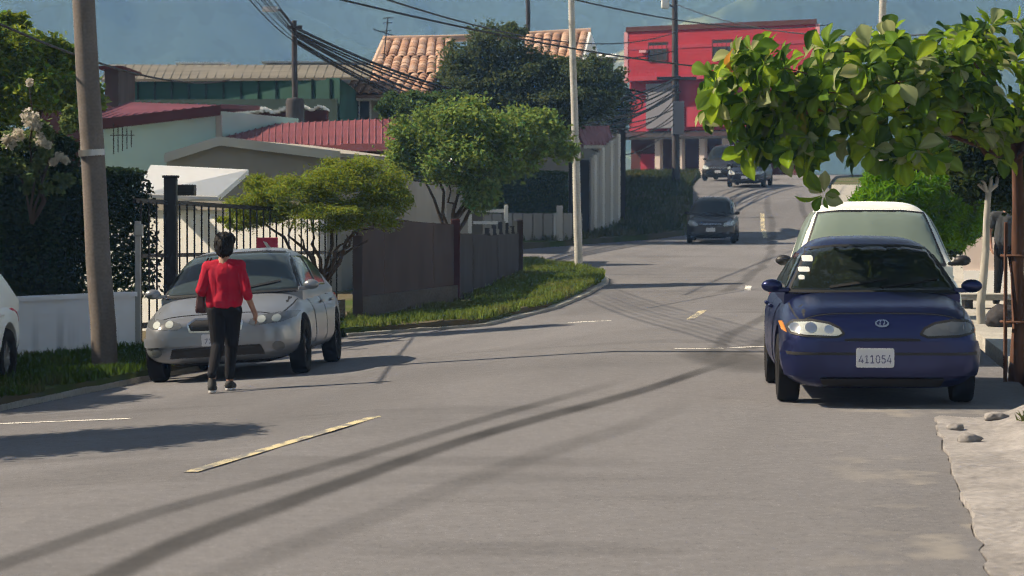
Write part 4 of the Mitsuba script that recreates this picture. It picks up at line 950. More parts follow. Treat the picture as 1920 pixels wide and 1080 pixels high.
def face_silver(P_, body, both, L, W, H, belt, wx, tx, bx):
    for s in (1, -1):
        pl = Polygon([(s * .36, .60), (s * .42, .575), (s * .72, .60), (s * .82, .64), (s * .84, .70), (s * .70, .705), (s * .50, .68), (s * .38, .645)])
        k = P_('headlight', decal(body, pl, 'front', .007, .01, .035), 'm_lamp_dark')
        for c in (.50, .65): P_('reflector', decal(body, ellipse(s * c, .637, .045, .038), 'front', .012, 0, .02), 'm_lamp', k)
        kp = Polygon([(s * .03, .545), (s * .27, .555), (s * .29, .62), (s * .22, .665), (s * .04, .66), (s * .02, .60)])
        gk = P_('grille', decal(body, kp, 'front', .012, .01, .03), 'm_void')
        P_('grille_frame', decal(body, kp.buffer(.016).difference(kp.buffer(-.004)), 'front', .016, .0, .025), 'm_chrome', gk)
        P_('fog_lamp', decal(body, ellipse(s * .66, .345, .06, .05), 'front', .012, 0, .03), 'm_lamp_dark')
    P_('lower_intake', decal(body, Polygon([(-.52, .275), (.52, .275), (.48, .375), (-.48, .375)]), 'front', .014, .0, .05), 'm_void')
    P_('bumper', decal(body, Polygon([(-.80, .40), (.80, .40), (.82, .50), (-.82, .50)]), 'front', .026, .01, .05), 'm_silver')
    e = P_('emblem', decal(body, ellipse(0, .715, .04, .034), 'front', .010, 0, .02), 'm_trim')
    plate_text(P_, body, 'front', .45, '72384', w=.30, h=.13)
def face_plain(pm, dark=True):
    def f(P_, body, both, L, W, H, belt, wx, tx, bx):
        w = W / 2
        for s in (1, -1):
            pl = Polygon([(s * w * .50, .60), (s * w * .55, .575), (s * w * .86, .60), (s * w * .93, .66), (s * w * .90, .75), (s * w * .72, .74), (s * w * .54, .68)])
            k = P_('headlight', decal(body, pl, 'front', .007, .01, .05), 'm_lamp')
            P_('reflector', decal(body, ellipse(s * w * .70, .655, .05, .045), 'front', .012, 0, .02), 'm_chrome', k)
            P_('fog_lamp', decal(body, ellipse(s * w * .70, .36, .05, .04), 'front', .012, 0, .03), 'm_lamp_dark')
        gk = P_('grille', decal(body, Polygon([(-w * .46, .60), (w * .46, .60), (w * .50, .69), (-w * .50, .69)]), 'front', .010, .01, .05), 'm_void')
        for z in (.63, .66): P_('bar', decal(body, shapely.box(-w * .45, z - .006, w * .45, z + .006), 'front', .016, 0, .05), 'm_chrome', gk)
        P_('lower_intake', decal(body, Polygon([(-w * .55, .27), (w * .55, .27), (w * .50, .37), (-w * .50, .37)]), 'front', .014, .0, .06), 'm_void')
        P_('bumper', decal(body, Polygon([(-w * .88, .40), (w * .88, .40), (w * .90, .53), (-w * .90, .53)]), 'front', .030, .01, .06), pm)
        plate_text(P_, body, 'front', .46, '', w=.30, h=.13) if False else P_('licence_plate', decal(body, shapely.box(-.15, .40, .15, .53), 'front', .045, 0, .2), 'm_plate', smooth=False)
    return f
def rear_plain(P_, body, both, L, W, H, belt, wx, tx, bx):
    w = W / 2
    for s in (1, -1):
        P_('tail_light', decal(body, Polygon([(s * w * .55, .66), (s * w * .90, .66), (s * w * .92, .82), (s * w * .58, .84)]), 'rear', .008, .01, .05), 'm_sign_red')
    P_('licence_plate', decal(body, shapely.box(-.15, .52, .15, .65), 'rear', .02, 0, .2), 'm_plate', smooth=False)
    P_('bumper', decal(body, Polygon([(-w * .85, .36), (w * .85, .36), (w * .86, .48), (-w * .86, .48)]), 'rear', .03, .01, .08), 'm_trim')
def hd(slope_deg): return math.radians(-90 - slope_deg)      # facing the camera, the tail swung to the right by slope_deg
car('parked_car', 'dark blue sedan parked at the right edge facing us under the large leaved tree', 'cars parked along the street', 'm_blue_paint', 4.10, 1.62, 1.30, BLU_TOP, [(a_, max(b_ - .055, .14)) for a_, b_ in SED_BOT], BLU_HW,
    [(.225, 0), (.285, .20), (.36, .385), (.43, .445), (.56, .455), (.66, .41), (.74, .27), (.83, 0)], .875, .26, (-.80, -3.20), .285, ground_frame(2.94, 21.15, hd(3.2), 4.1), wglass='m_glass_dark', face=face_blue, rear=rear_plain, stick=True, exp=4.0)
WT = [(a, b + .10 * sstep(.02, .2, a)) for a, b in SED_TOP]
car('parked_car', 'tall white car parked behind the blue sedan, only its roof and windscreen showing', 'cars parked along the street', 'm_white_car', 3.9, 1.84, 1.66, WT, SED_BOT, SED_HW,
    [(.20, 0), (.26, .21), (.34, .50), (.42, .635), (.6, .67), (.85, .63), (.93, .45), (.99, 0)], .985, .24, (-.78, -3.15), .30, ground_frame(3.70, 27.0, hd(5.0), 3.9), wglass='m_glass_green', glass='m_glass_green', face=face_plain('m_white_car'), rear=rear_plain, exp=3.4, mirrors='dark', pil=.085, brow=.125)
car('parked_car', 'silver sedan parked on the left in front of the bar fence', 'cars parked along the street', 'm_silver', 4.35, 1.78, 1.40, SED_TOP, SED_BOT, SED_HW,
    [(.245, 0), (.31, .20), (.385, .40), (.46, .485), (.58, .50), (.70, .455), (.80, .29), (.90, 0)], .90, .24, (-.80, -3.50), .305, ground_frame(-3.16, 28.7, hd(3.4), 4.35), wglass='m_glass_grey', glass='m_glass_grey', face=face_silver, rear=rear_plain, exp=4.0)
HB = [(.23, 0), (.30, .22), (.38, .46), (.46, .56), (.62, .58), (.85, .53), (.94, .30), (.99, 0)]
car('oncoming_car', 'small black hatchback driving towards us in mid street far away', None, 'm_black_car', 3.75, 1.64, 1.54, SED_TOP, SED_BOT, SED_HW, HB, .92, .19, (-.75, -3.05), .285, ground_frame(6.55, 88.0, hd(7), 3.75), face=face_plain('m_black_car'), rear=rear_plain, mirrors='dark', roofm='m_silver')
car('distant_car', 'black sedan near the top of the hill in front of the red building', None, 'm_navy_car', 4.3, 1.72, 1.40, SED_TOP, SED_BOT, SED_HW, [(.245, 0), (.31, .20), (.385, .40), (.46, .485), (.58, .50), (.70, .455), (.80, .29), (.90, 0)], .90, .24, (-.80, -3.45), .30, ground_frame(10.45, 120, hd(12), 4.3), face=face_plain('m_navy_car'), rear=rear_plain, mirrors='dark')
car('distant_car', 'dark off road car half hidden behind the black sedan at the hill top', None, 'm_black_car', 4.3, 1.80, 1.75, WT, SED_BOT, SED_HW, [(.23, 0), (.29, .26), (.36, .60), (.44, .70), (.6, .73), (.88, .70), (.95, .40), (.99, 0)], .985, .20, (-.80, -3.45), .34, ground_frame(9.95, 129, hd(16), 4.3), face=face_plain('m_black_car'), rear=rear_plain, mirrors='dark')
car('parked_car', 'white car cut by the left picture edge, its dark front wheel showing', 'cars parked along the street', 'm_white_car', 3.9, 1.66, 1.45, SED_TOP, SED_BOT, SED_HW, HB, .90, .25, (-.75, -3.15), .31, ground_frame(-6.42, 25.2, hd(5), 3.9, .10), face=face_plain('m_white_car'), rear=rear_plain, mirrors='dark')

# ---------------------------------------------------------------- vegetation
def crown_key(t, data, m='m_leaf', name='crown'):
    (vf, col) = data
    return put(name, vf, m, t, color=col, stuff=True)
def pads(ells, n, L, W, col, **kw):
    """Leaves in clumps spread over a set of ellipsoids (centre, radii, share)."""
    out = []
    tot = sum(e[2] for e in ells)
    for c, r, sh in ells:
        k = int(n * sh / tot); ncl = max(6, k // 130)
        cc = cloud(ncl, c, np.array(r) * .92, .5)
        pts = cc[rng.integers(0, ncl, k)] + rng.normal(size=(k, 3)) * np.array(r) * kw.get('spread', .17)
        tone = rng.uniform(.75, 1.25, ncl)
        out.append(leaves(pts, L, W, col, **{a: b for a, b in kw.items() if a not in ('spread',)}))
    return merge(out)
# dark hedge behind the low wall
HG = thing('hedge', 'tall dark green hedge behind the low white wall at the left', 'hedge')
d1 = (WB - WA) / np.linalg.norm(WB - WA); n1 = np.array([-d1[1], d1[0]])
L1_ = np.linalg.norm(WB - WA)
pl = []
for (s0, s1, zt, n) in ((0, 3.2, 3.1, 12000), (3.0, 5.6, 3.0, 12000), (5.2, 7.2, 2.62, 9500), (6.8, 8.75, 2.15, 7500)):
    for _ in range(1):
        s = rng.uniform(s0, s1, n); z = .42 + (zt - .42) * rng.beta(1.25, .75, n); dep = np.abs(rng.normal(size=n)) * .28 + .05
        bulge = .25 * meshkit.fbm(np.stack([s * 1.7, z * 1.7, z * 0], -1), 3, 2)
        p = WA[None] + d1 * s[:, None] + n1 * (.10 + dep + .35 * (z / zt) ** 3 - bulge * .8 + .18)[:, None]
        top = zt * (.90 + .18 * meshkit.fbm(np.stack([s * 2.2, s * 0, s * 0], -1), 3, 6))
        pl.append(leaves(np.c_[p, np.minimum(z, top + rng.normal(size=n) * .05)], .10, .055, (.030, .052, .022), var=.45, up=.2))
crown_key(HG, merge(pl), name='foliage')
put('branches', branchy((*(WA + d1 * 4 + n1 * .7), .2), [(*(WA + d1 * s + n1 * .6), z) for s, z in ((1, 2.2), (2.4, 2.5), (4, 2.4), (5.5, 2.1), (7, 1.8), (8.2, 1.6))], .04), 'm_bark', HG, stuff=True)
put('screen', wallbox(WA + n1 * .95, WB + n1 * .95, .05, (.1, .1), (2.3, 1.7)), 'm_tarp_dark', HG, label='dark opaque core sheet inside the hedge')  # solid dark sheet fills the hedge core behind the leaves
FS = thing('flowering_shrub', 'shrub with pale flower heads rising out of the dark hedge', 'shrub')
fp = []
for (px, py, r) in ((60, 250, .26), (30, 290, .24), (95, 300, .22), (130, 225, .16), (10, 330, .26), (65, 340, .2), (118, 345, .14), (170, 335, .10)):
    c = at(px, py, 32.6); fp.append((c, (r * 1.05, r * .9, r), r))
crown_key(FS, pads(fp, 5200, .085, .045, (.17, .23, .085), var=.4, hue=.1), name='foliage')
fl = []
for (px, py, r) in ((55, 222, .12), (35, 255, .09), (75, 262, .08), (100, 305, .05), (55, 155, .05), (20, 270, .07), (90, 272, .05), (110, 295, .06), (122, 300, .05), (68, 235, .08), (12, 262, .06)):
    c = at(px, py, 32.35)
    n = int(900 * r)
    fl.append(leaves(cloud(n, c, (r, r, r * 1.1), .3), .06, .05, (.62, .58, .50), var=.2, hue=.03))
vf, col = merge(fl); put('flowers', vf, 'm_leaf', FS, color=col, stuff=True)
put('stem', branchy((at(60, 420, 32.7)), [at(60, 250, 32.6), at(30, 290, 32.6), at(95, 300, 32.6), at(55, 165, 32.4), at(130, 230, 32.6)], .02, .006), 'm_bark', FS)
def tree(name, label, base, tips, ells, n, L, W, col, r0=.09, fork=.5, m='m_leaf', bark='m_bark', cat='tree', group=None, sub=None, **kw):
    t = thing(name, label, cat, group)
    tb = sub if sub is not None else np.asarray(base, float) + (0, 0, .0)
    put('trunk', branchy(base, tips, r0, r0 * .16, fork=fork), bark, t, smooth=40)
    crown_key(t, pads(ells, n, L, W, col, **kw), m)
    return t
def E(px, py, Y, rx, rz, ry=None, sh=None):
    """An ellipsoid of a crown measured in the photograph: its centre and its half width and half height in pixels there."""
    k = Y / FOCAL; r = (rx * k, (ry if ry else rx * k), rz * k)
    return (at(px, py, Y), r, sh if sh else r[0] * r[2] + .02)
tree('tree', 'yellow green tree at the far left above the flowering shrub', (-8.1, 38.6, -.4), [at(20, 120, 38), at(90, 110, 38), at(-60, 90, 38), at(140, 160, 38.4)],
     [E(30, 105, 38, 70, 60), E(105, 110, 38.4, 55, 42), E(-70, 90, 38, 80, 80), E(75, 170, 38, 90, 40), E(150, 190, 38.6, 40, 45), E(10, 190, 38, 70, 50), E(25, 45, 38.2, 30, 25)], 26000, .115, .06, (.21, .28, .045), r0=.12, up=.4)
tree('umbrella_tree', 'umbrella shaped fine leaved tree spreading above the bar fence', (-2.95, 39.75, g(-2.95, 39.75) - .05),
     [at(470, 420, 39.7), at(530, 400, 39.4), at(590, 380, 40), at(640, 400, 39.5), at(700, 410, 39.8), at(735, 370, 40), at(560, 440, 39.3), at(650, 440, 39.3), at(690, 450, 39.9)],
     [E(465, 400, 39.7, 58, 34, .5), E(545, 365, 39.6, 80, 38, .7), E(640, 350, 39.8, 85, 42, .7), E(705, 345, 39.9, 60, 48, .6), E(590, 405, 39.5, 110, 28, .7), E(690, 400, 39.8, 80, 34, .6), E(665, 312, 40.1, 60, 26, .5), E(740, 370, 40, 34, 30, .4), E(500, 350, 39.8, 55, 22, .4), E(440, 415, 39.7, 30, 20, .3)],
     36000, .075, .024, (.24, .29, .045), r0=.055, fork=.45, up=.8, spread=.15, hue=.12)
tree('light_tree', 'light green rounded tree with a forked dark trunk behind the brown fence', (-1.45, 54.6, .0), [at(770, 320, 54.5), at(815, 300, 54.2), at(870, 290, 54.6), at(930, 280, 54.8), at(1000, 270, 55), at(840, 340, 54.2), at(905, 340, 54.4)],
     [E(790, 270, 54.5, 62, 62), E(860, 235, 54.6, 75, 50), E(860, 300, 54.3, 80, 55), E(950, 250, 54.9, 80, 48), E(1020, 265, 55.2, 60, 46), E(925, 300, 54.7, 75, 40), E(760, 300, 54.4, 32, 40), E(905, 365, 54.4, 45, 38), E(985, 225, 55.2, 55, 24)],
     27000, .12, .065, (.23, .31, .085), r0=.075, fork=.38, up=.3, hue=.12)
tree('dark_tree', 'dark grey green spreading tree in front of the terracotta roof', (.3, 90, .5), [at(870, 140, 89), at(930, 100, 89), at(1000, 120, 89), at(1070, 140, 89), at(1130, 160, 89)],
     [E(870, 125, 89, 50, 55), E(930, 90, 89, 58, 45), E(900, 160, 89, 85, 40), E(985, 140, 89, 70, 50), E(1060, 150, 89, 70, 42), E(1125, 150, 89, 45, 45), E(1010, 180, 89, 110, 26), E(1100, 190, 89, 70, 28), E(965, 60, 89, 26, 20), E(920, 200, 89, 70, 30), E(1000, 215, 89, 80, 30), E(1060, 225, 89, 50, 26)],
     42000, .17, .085, (.105, .135, .06), r0=.2, up=.3, hue=.1)
tree('shrub_tree', 'dark green shrubby tree between the red roof and the terracotta house', (-4.0, 68, 0), [at(740, 200, 68), at(790, 195, 68), at(820, 210, 68)],
     [E(735, 200, 68, 30, 26), E(780, 195, 68, 50, 24), E(830, 195, 68.5, 50, 24)], 9000, .13, .06, (.09, .14, .055), r0=.08)
CH = thing('hedge', 'clipped box hedge with a sunlit top on the far side of the side street', 'hedge')
n = 15000
a, b = at(885, 360, 85.2), at(1066, 360, 88.6)
u = rng.random(n); f = rng.random(n) < .45
dep = np.where(f, rng.uniform(0, .12, n), rng.uniform(0, 1.0, n)); zz = np.where(f, rng.uniform(1.5, 2.92, n), 2.84 + rng.uniform(0, .10, n))
p = a[None, :2] * (1 - u[:, None]) + b[None, :2] * u[:, None]
crown_key(CH, leaves(np.c_[p[:, 0] - .3 * dep, p[:, 1] + dep, zz + .07 * (meshkit.fbm(np.c_[u * 14, dep * 3, dep * 0], 3, 4) - .5)], .10, .06, (.07, .10, .032), up=.3), name='foliage')
put('branches', wallbox(a[:2] + (0, .25), b[:2] + (0, .25), .5, 1.35, 2.8), 'm_tarp_dark', CH)  # one solid dark block fills the hedge core, no single branches
BB = thing('bamboo_bush', 'bright green bushy bamboo rising behind the white car', 'bush')
pl = []
for (px, py, Y, rx, rz, k) in ((1690, 385, 37, 75, 68, 5200), (1630, 400, 36.6, 45, 50, 2600), (1760, 375, 37.5, 60, 62, 3600), (1720, 440, 37, 80, 40, 2500), (1650, 340, 37.2, 34, 26, 1100), (1800, 400, 38, 45, 70, 2400)):
    c, r, _ = E(px, py, Y, rx, rz, .55)
    pl.append(leaves(cloud(k, c, r, .35), .21, .030, (.15, .30, .016), var=.3, up=-.05, droop=-.5, hue=.1))
crown_key(BB, merge(pl), name='foliage')
put('cane', branchy((5.55, 37.2, .05), [at(px, py, 37.1) for px, py in ((1620, 350), (1660, 330), (1700, 320), (1745, 325), (1790, 330), (1640, 390), (1770, 380))], .016, .006, wob=.04), 'm_bark_pale', BB)
tree('pale_trunk_tree', 'young tree with a straight pale trunk on the right pavement', (6.11, 34.7, g(6.11, 34.7)), [at(1836, 340, 34.7), at(1870, 300, 34.9), at(1915, 310, 35.2), at(1800, 320, 34.9)],
     [E(1850, 300, 35, 60, 50), E(1900, 340, 35.3, 60, 60), E(1960, 310, 35.5, 90, 80), E(1820, 330, 35.2, 40, 50)], 15000, .13, .07, (.040, .062, .020), r0=.05, fork=.86, bark='m_bark_pale')
tree('tree', 'broad dark tree behind the pale trunk on the far right', (9.6, 52, 0), [at(1780, 380, 50), at(1860, 360, 50), at(1920, 350, 50)],
     [E(1790, 400, 50, 60, 75), E(1860, 370, 50, 80, 80), E(1940, 380, 50, 80, 90), E(1730, 330, 52, 70, 60), E(1850, 290, 52, 120, 70)], 17000, .15, .08, (.035, .055, .020), r0=.13)
# hillside trees behind, to the sides of the red building and along the far street
for lab, x, y, h, s in (('dark tree behind the left corner of the red building', 4.6, 141, 6.2, 2.4), ('dark tree on the right side of the hill road, hidden by large leaves', 19.5, 128, 7.0, 3.0), ('dark trees on the right of the far road', 16.5, 101, 4.6, 2.2)):
    c = np.array([x, y, g(x, y) + h * .62])
    tree('tree', lab, (x, y, g(x, y)), [c + rng.normal(size=3) * s * .4 for _ in range(5)], [(c + rng.normal(size=3) * s * (.55, .5, .3), (s * .6, s * .6, s * .45), 1) for _ in range(6)], 9000, .24, .12, (.05, .075, .03), r0=.16)
tree('street_tree', 'dense street tree just outside the left picture edge, its shadow on the road', (-6.5, 20.8, g(-6.5, 20.8)), [(-5.6, 20.4, 2.3), (-6.2, 21, 2.6), (-7, 20.2, 2.4), (-6.5, 19.6, 2.4)],
     [((-5.45, 19.8, 2.45), (.75, 1.05, .42), 1), ((-6.2, 19.9, 2.6), (1.0, 1.3, .6), 1.5), ((-7.1, 19.9, 2.6), (.9, 1.2, .6), 1)], 17000, .15, .08, (.06, .09, .03), r0=.09)
tree('street_tree', 'street tree outside the left picture edge beside the hedge', (-8.2, 26.6, g(-8.2, 26.6)), [(-7.6, 26.4, 2.6), (-8.2, 27, 3.0), (-8.9, 26.2, 2.7)],
     [((-7.6, 26.0, 2.6), (.8, 1.2, .55), 1), ((-8.4, 26.6, 2.9), (1.0, 1.4, .7), 1.5)], 7000, .15, .08, (.06, .09, .03), r0=.09)
# the large leaved tree in front
def big_leaf(L, W, fold, curl, seed):
    """An obovate leathery leaf from its stalk along +y, folded along the midrib and curling down at the tip."""
    t = np.linspace(0, 1, 7); w = W * np.array([.10, .34, .62, .88, 1.0, .80, .08]) * .5
    y = L * np.sin(t * curl) / curl; z = -L * (1 - np.cos(t * curl)) / curl
    r = np.random.default_rng(seed); wv = r.normal(size=7) * .006
    rows = []
    for k in range(7):
        rows += [(-w[k], y[k], z[k] + w[k] * fold + wv[k]), (-w[k] * .5, y[k], z[k] + w[k] * fold * .4), (0, y[k], z[k]), (w[k] * .5, y[k], z[k] + w[k] * fold * .4), (w[k], y[k], z[k] + w[k] * fold - wv[k])]
    f = []
    for k in range(6):
        for j in range(4):
            a = k * 5 + j; f += [(a, a + 1, a + 6), (a, a + 6, a + 5)]
    return np.array(rows), np.array(f)
AT = thing('large_leaved_tree', 'tropical street tree with big glossy leaves overhanging the blue sedan', 'tree')
ab = np.array([4.66, 24.6, g(4.66, 24.6)])
tips = []
def whorls(ells, n):
    out = []
    for c, r, sh in ells:
        out.append(cloud(int(n * sh), c, r, .62))
    return np.vstack(out)
AE = [((2.05, 22.3, 2.60), (.46, .65, .36), .15), ((2.50, 22.6, 2.55), (.58, .85, .46), .17), ((3.1, 22.7, 2.58), (.65, .95, .46), .17), ((3.8, 23.0, 2.62), (.70, 1.0, .46), .17), ((4.5, 23.4, 2.72), (.75, 1.0, .60), .17), ((2.30, 22.2, 2.10), (.36, .45, .12), .07), ((3.2, 22.4, 2.06), (.5, .5, .10), .04), ((5.2, 23.8, 2.75), (.7, .9, .70), .12), ((4.5, 23.2, 2.25), (.65, .8, .28), .10), ((5.1, 23.6, 2.25), (.5, .8, .3), .07), ((2.56, 21.9, 1.72), (.02, .03, .05), .004)]
WP = whorls(AE, 350)
lv_col = [(.27, .42, .03), (.12, .23, .028), (.36, .48, .035), (.06, .12, .025), (.19, .30, .05)]
lv_pale_glint = [(.40, .42, .20), (.33, .38, .19)]  # pale leaves: waxy glints and pale leaf backs put into the colour
lv_odd = [(.42, .20, .035), (.40, .12, .06), (.33, .30, .05)]
proto = []
for i, c in enumerate(lv_col * 2 + lv_odd + lv_pale_glint):
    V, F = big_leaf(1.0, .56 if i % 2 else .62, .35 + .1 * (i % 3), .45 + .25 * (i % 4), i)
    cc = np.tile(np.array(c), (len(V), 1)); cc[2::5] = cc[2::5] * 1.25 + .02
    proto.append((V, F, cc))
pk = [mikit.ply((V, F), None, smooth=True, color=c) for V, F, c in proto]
allL = []
cenT = np.array([3.6, 23.0, 2.35])
for w_ in WP:
    out = w_ - cenT; out[2] = out[2] * .6 + .55; out /= np.linalg.norm(out)
    nl = rng.integers(6, 11)
    ph = rng.uniform(0, 7)
    a = np.cross(out, [0.3, .9, .1]); a /= np.linalg.norm(a); b = np.cross(out, a)
    for k in range(nl):
        an = ph + k * 2.399; el = rng.uniform(.15, 1.0)
        yv = (a * math.cos(an) + b * math.sin(an)) * math.cos(el) + out * math.sin(el) + (0, 0, -.25 * rng.random())
        yv /= np.linalg.norm(yv)
        zv = out + rng.normal(size=3) * .35; zv -= yv * (zv @ yv); zv /= np.linalg.norm(zv); xv = np.cross(yv, zv)
        s = rng.uniform(.09, .25)
        M = np.eye(4); M[:3, 0] = xv * s; M[:3, 1] = yv * s; M[:3, 2] = zv * s; M[:3, 3] = w_ + yv * .025
        c = int(rng.integers(0, 10)) if rng.random() > .012 else 10 + int(rng.integers(0, 3))
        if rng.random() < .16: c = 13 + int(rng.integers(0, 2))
        allL.append((M, c))
# the 300 nearest to the street are parts of their own
allL.sort(key=lambda q: q[0][1, 3] - .8 * np.linalg.norm(q[0][:3, 0]) * 3)
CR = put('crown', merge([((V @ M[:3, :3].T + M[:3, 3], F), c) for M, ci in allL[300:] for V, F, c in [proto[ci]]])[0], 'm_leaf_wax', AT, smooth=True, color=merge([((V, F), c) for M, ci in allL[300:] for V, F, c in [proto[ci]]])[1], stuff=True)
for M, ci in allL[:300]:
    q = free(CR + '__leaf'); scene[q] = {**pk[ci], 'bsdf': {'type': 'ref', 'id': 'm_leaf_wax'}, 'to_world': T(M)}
trunk_pts = np.array([ab + (0, 0, -.05), ab + (.02, -.03, .5), ab + (-.01, -.06, 1.0), ab + (-.02, -.15, 1.55), ab + (-.06, -.3, 2.05), ab + (-.16, -.5, 2.45)])
put('trunk', tube(trunk_pts, [.082, .068, .06, .056, .05, .036], 14), 'm_bark_red', AT, smooth=40)
fork = trunk_pts[4]
put('branches', branchy(fork, [WP[i] for i in rng.choice(np.nonzero(WP[:, 2] > 2.2)[0], 46, replace=False)], .024, .005, wob=.06, sides=6, arch=.10), 'm_bark_red', AT, smooth=40, stuff=True)
TG = thing('tree_guard', 'brown stake guard with two rings round the trunk on the right edge', 'tree guard')
for dx, dy in ((-.12, -.08), (.11, -.09), (.0, .12)):
    put('stake', box(ab[0] + dx, ab[1] + dy, .72, .032, .032, 1.5, .006), 'm_bark_red', TG)
for z in (.55, 1.16): put('ring', tube([(ab[0] + .145 * math.cos(a), ab[1] + .145 * math.sin(a), z) for a in np.linspace(0, 2 * np.pi, 21)], .014, 6), 'm_bark_red', TG)
ty = (6.25, 33.9)
TY = thing('boulder', 'dark rounded boulder at the foot of the pale trunk', 'stone')
mb = trimesh.creation.icosphere(3, 1.0); mb.vertices *= (.22, .2, .2); mb.vertices += (meshkit.fbm(mb.vertices * 9, 3, 3)[:, None] - .5) * mb.vertices * .5; mb.apply_translation((ty[0], ty[1], g(*ty) + .19))
put('stone', mb, 'm_dark_fence', TY, smooth=True)
# grass
def grass(poly, n, h, col, name, label, base, yb=None, lean=.5):
    x0, y0, x1, y1 = poly.bounds; P_ = []
    while sum(map(len, P_)) < n:
        q = rng.uniform((x0, y0), (x1, y1), (n, 2))
        if yb: q = q[(q[:, 1] > yb[0]) & (q[:, 1] < yb[1])]
        den = meshkit.fbm(np.c_[q * 1.3, q[:, :1] * 0], 3, 8)
        q = q[shapely.contains_xy(poly, q[:, 0], q[:, 1]) & (den > rng.uniform(.25, .6, len(q)))]
        P_.append(q)
    q = np.vstack(P_)[:n]; z = base(q[:, 0], q[:, 1]) - .01
    a = rng.uniform(0, 2 * np.pi, n); hh = h * rng.uniform(.4, 1.3, n) * (.6 + .8 * meshkit.fbm(np.c_[q * .9, q[:, :1] * 0], 3, 14)); wd = hh * .11 + .004
    r = np.c_[q, z]; s = np.stack([np.cos(a), np.sin(a), 0 * a], -1); l = rng.normal(size=(n, 3)) * lean * .5; l[:, 2] = 0
    v = np.stack([r - s * wd[:, None], r + s * wd[:, None], r + l * hh[:, None] * .5 + np.c_[0 * a, 0 * a, hh * .6] + s * wd[:, None] * .6, r + l * hh[:, None] + np.c_[0 * a, 0 * a, hh]], 1).reshape(-1, 3)
    k = np.arange(n)[:, None] * 4
    dry = smooth_dry(q)
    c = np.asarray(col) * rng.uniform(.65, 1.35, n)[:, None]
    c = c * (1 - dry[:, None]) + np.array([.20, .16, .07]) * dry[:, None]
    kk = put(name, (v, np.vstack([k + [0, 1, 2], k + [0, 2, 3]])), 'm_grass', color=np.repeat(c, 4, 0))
    labels[kk] = {'label': label, 'category': 'grass', 'kind': 'stuff'}
def smooth_dry(q): return .40 * sstep(.54, .70, meshkit.fbm(np.c_[q * .8, q[:, :1] * 0], 4, 23)) + .15 * rng.random(len(q))
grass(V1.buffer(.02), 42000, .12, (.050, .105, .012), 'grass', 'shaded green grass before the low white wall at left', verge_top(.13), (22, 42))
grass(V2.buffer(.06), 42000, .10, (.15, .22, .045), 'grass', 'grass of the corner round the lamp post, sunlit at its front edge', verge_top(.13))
grass(V2.buffer(.05).difference(V2.buffer(-.30)), 14000, .13, (.17, .23, .05), 'grass', 'ragged grass fringe along the corner kerb', verge_top(.12))
grass(BANK, 26000, .22, (.045, .070, .020), 'grass', 'dull grass on the far bank by the board shed', verge_top(.16), (86, 146))
wp = [Point(x, y).buffer(r) for x, y, r in ((3.75, 19.1, .12), (3.95, 18.3, .09), (3.35, 17.0, .05), (4.0, 19.5, .12), (3.7, 16.2, .06))]
grass(shapely.union_all(wp), 420, .06, (.15, .17, .06), 'grass', 'small tufts of dry weeds growing in the broken gutter', lambda x, y: gut_top(x, y), lean=1.1)
# loose stones on the gutter and pavement
for i in range(9):
    x, y = rng.uniform(2.7, 4.3), rng.uniform(12.5, 19.5)
    if not GUT.contains(Point(x, y)): continue
    sm = trimesh.creation.icosphere(2, 1.0); s_ = rng.uniform(.03, .075); sm.vertices *= np.array([1.2, 1, .6]) * s_; sm.vertices += rng.normal(size=3) * 0 + (meshkit.fbm(sm.vertices / s_ * 1.5 + i * 7, 3, i)[:, None] - .5) * sm.vertices * 1.2
    sm.apply_translation((x, y, float(gut_top(np.array([x]), np.array([y]))[0]) + s_ * .3))
    k = put('stone', sm, 'm_gutter', smooth=True); labels[k] = {'label': 'small loose stone on the broken pale gutter', 'category': 'stone', 'group': 'loose stones on the gutter'}

# ---------------------------------------------------------------- people
def bones(lst, seg=16, edge=.022, it=8):
    parts = []
    for p, r, q, s in lst:
        a = m3.Manifold.sphere(r, seg).translate(tuple(map(float, p))); b = m3.Manifold.sphere(s, seg).translate(tuple(map(float, q)))
        parts.append(m3.Manifold.batch_hull([a, b]))
    m = m3.Manifold.batch_boolean(parts, m3.OpType.Add).refine_to_length(edge).to_mesh()
    t = trimesh.Trimesh(m.vert_properties[:, :3], m.tri_verts, process=True)
    trimesh.smoothing.filter_taubin(t, lamb=.5, nu=.53, iterations=it); return t
def flat(m, sx, sy, c):
    m.vertices = (m.vertices - c) * (sx, sy, 1) + c; return m
def hand(w, e, curl, side, sc=1.):
    """Palm, four unequal fingers and a thumb from the wrist w, pointing on from the elbow e."""
    w, e = np.array(w), np.array(e); d = (w - e) / np.linalg.norm(w - e)
    s = np.array([0, 1., 0]); s -= d * (s @ d); s /= np.linalg.norm(s); nrm = np.cross(d, s) * side
    out = [(w, .026 * sc, w + d * .055 * sc - s * .016, .022 * sc), (w, .026 * sc, w + d * .055 * sc + s * .018, .022 * sc)]
    for k, (o, ln) in enumerate(((-.030, .058), (-.010, .070), (.011, .066), (.030, .050))):
        b = w + d * .078 * sc + s * o * sc; k1 = b + (d * math.cos(curl * .5) + nrm * math.sin(curl * .5)) * ln * .5 * sc
        k2 = k1 + (d * math.cos(curl) + nrm * math.sin(curl)) * ln * .5 * sc
        out += [(w + d * .05 * sc + s * o * .8 * sc, .011, b, .0098), (b, .0098, k1, .0088), (k1, .0088, k2, .0075)]
    tb = w + d * .03 * sc - s * .032 * sc; t1 = tb + (d * .7 - s * .6 + nrm * .3) * .034 * sc
    out += [(w + d * .015, .018, tb, .013), (tb, .013, t1, .0105), (t1, .0105, t1 + (d * .9 + nrm * .4) * .028 * sc, .009)]
    return out
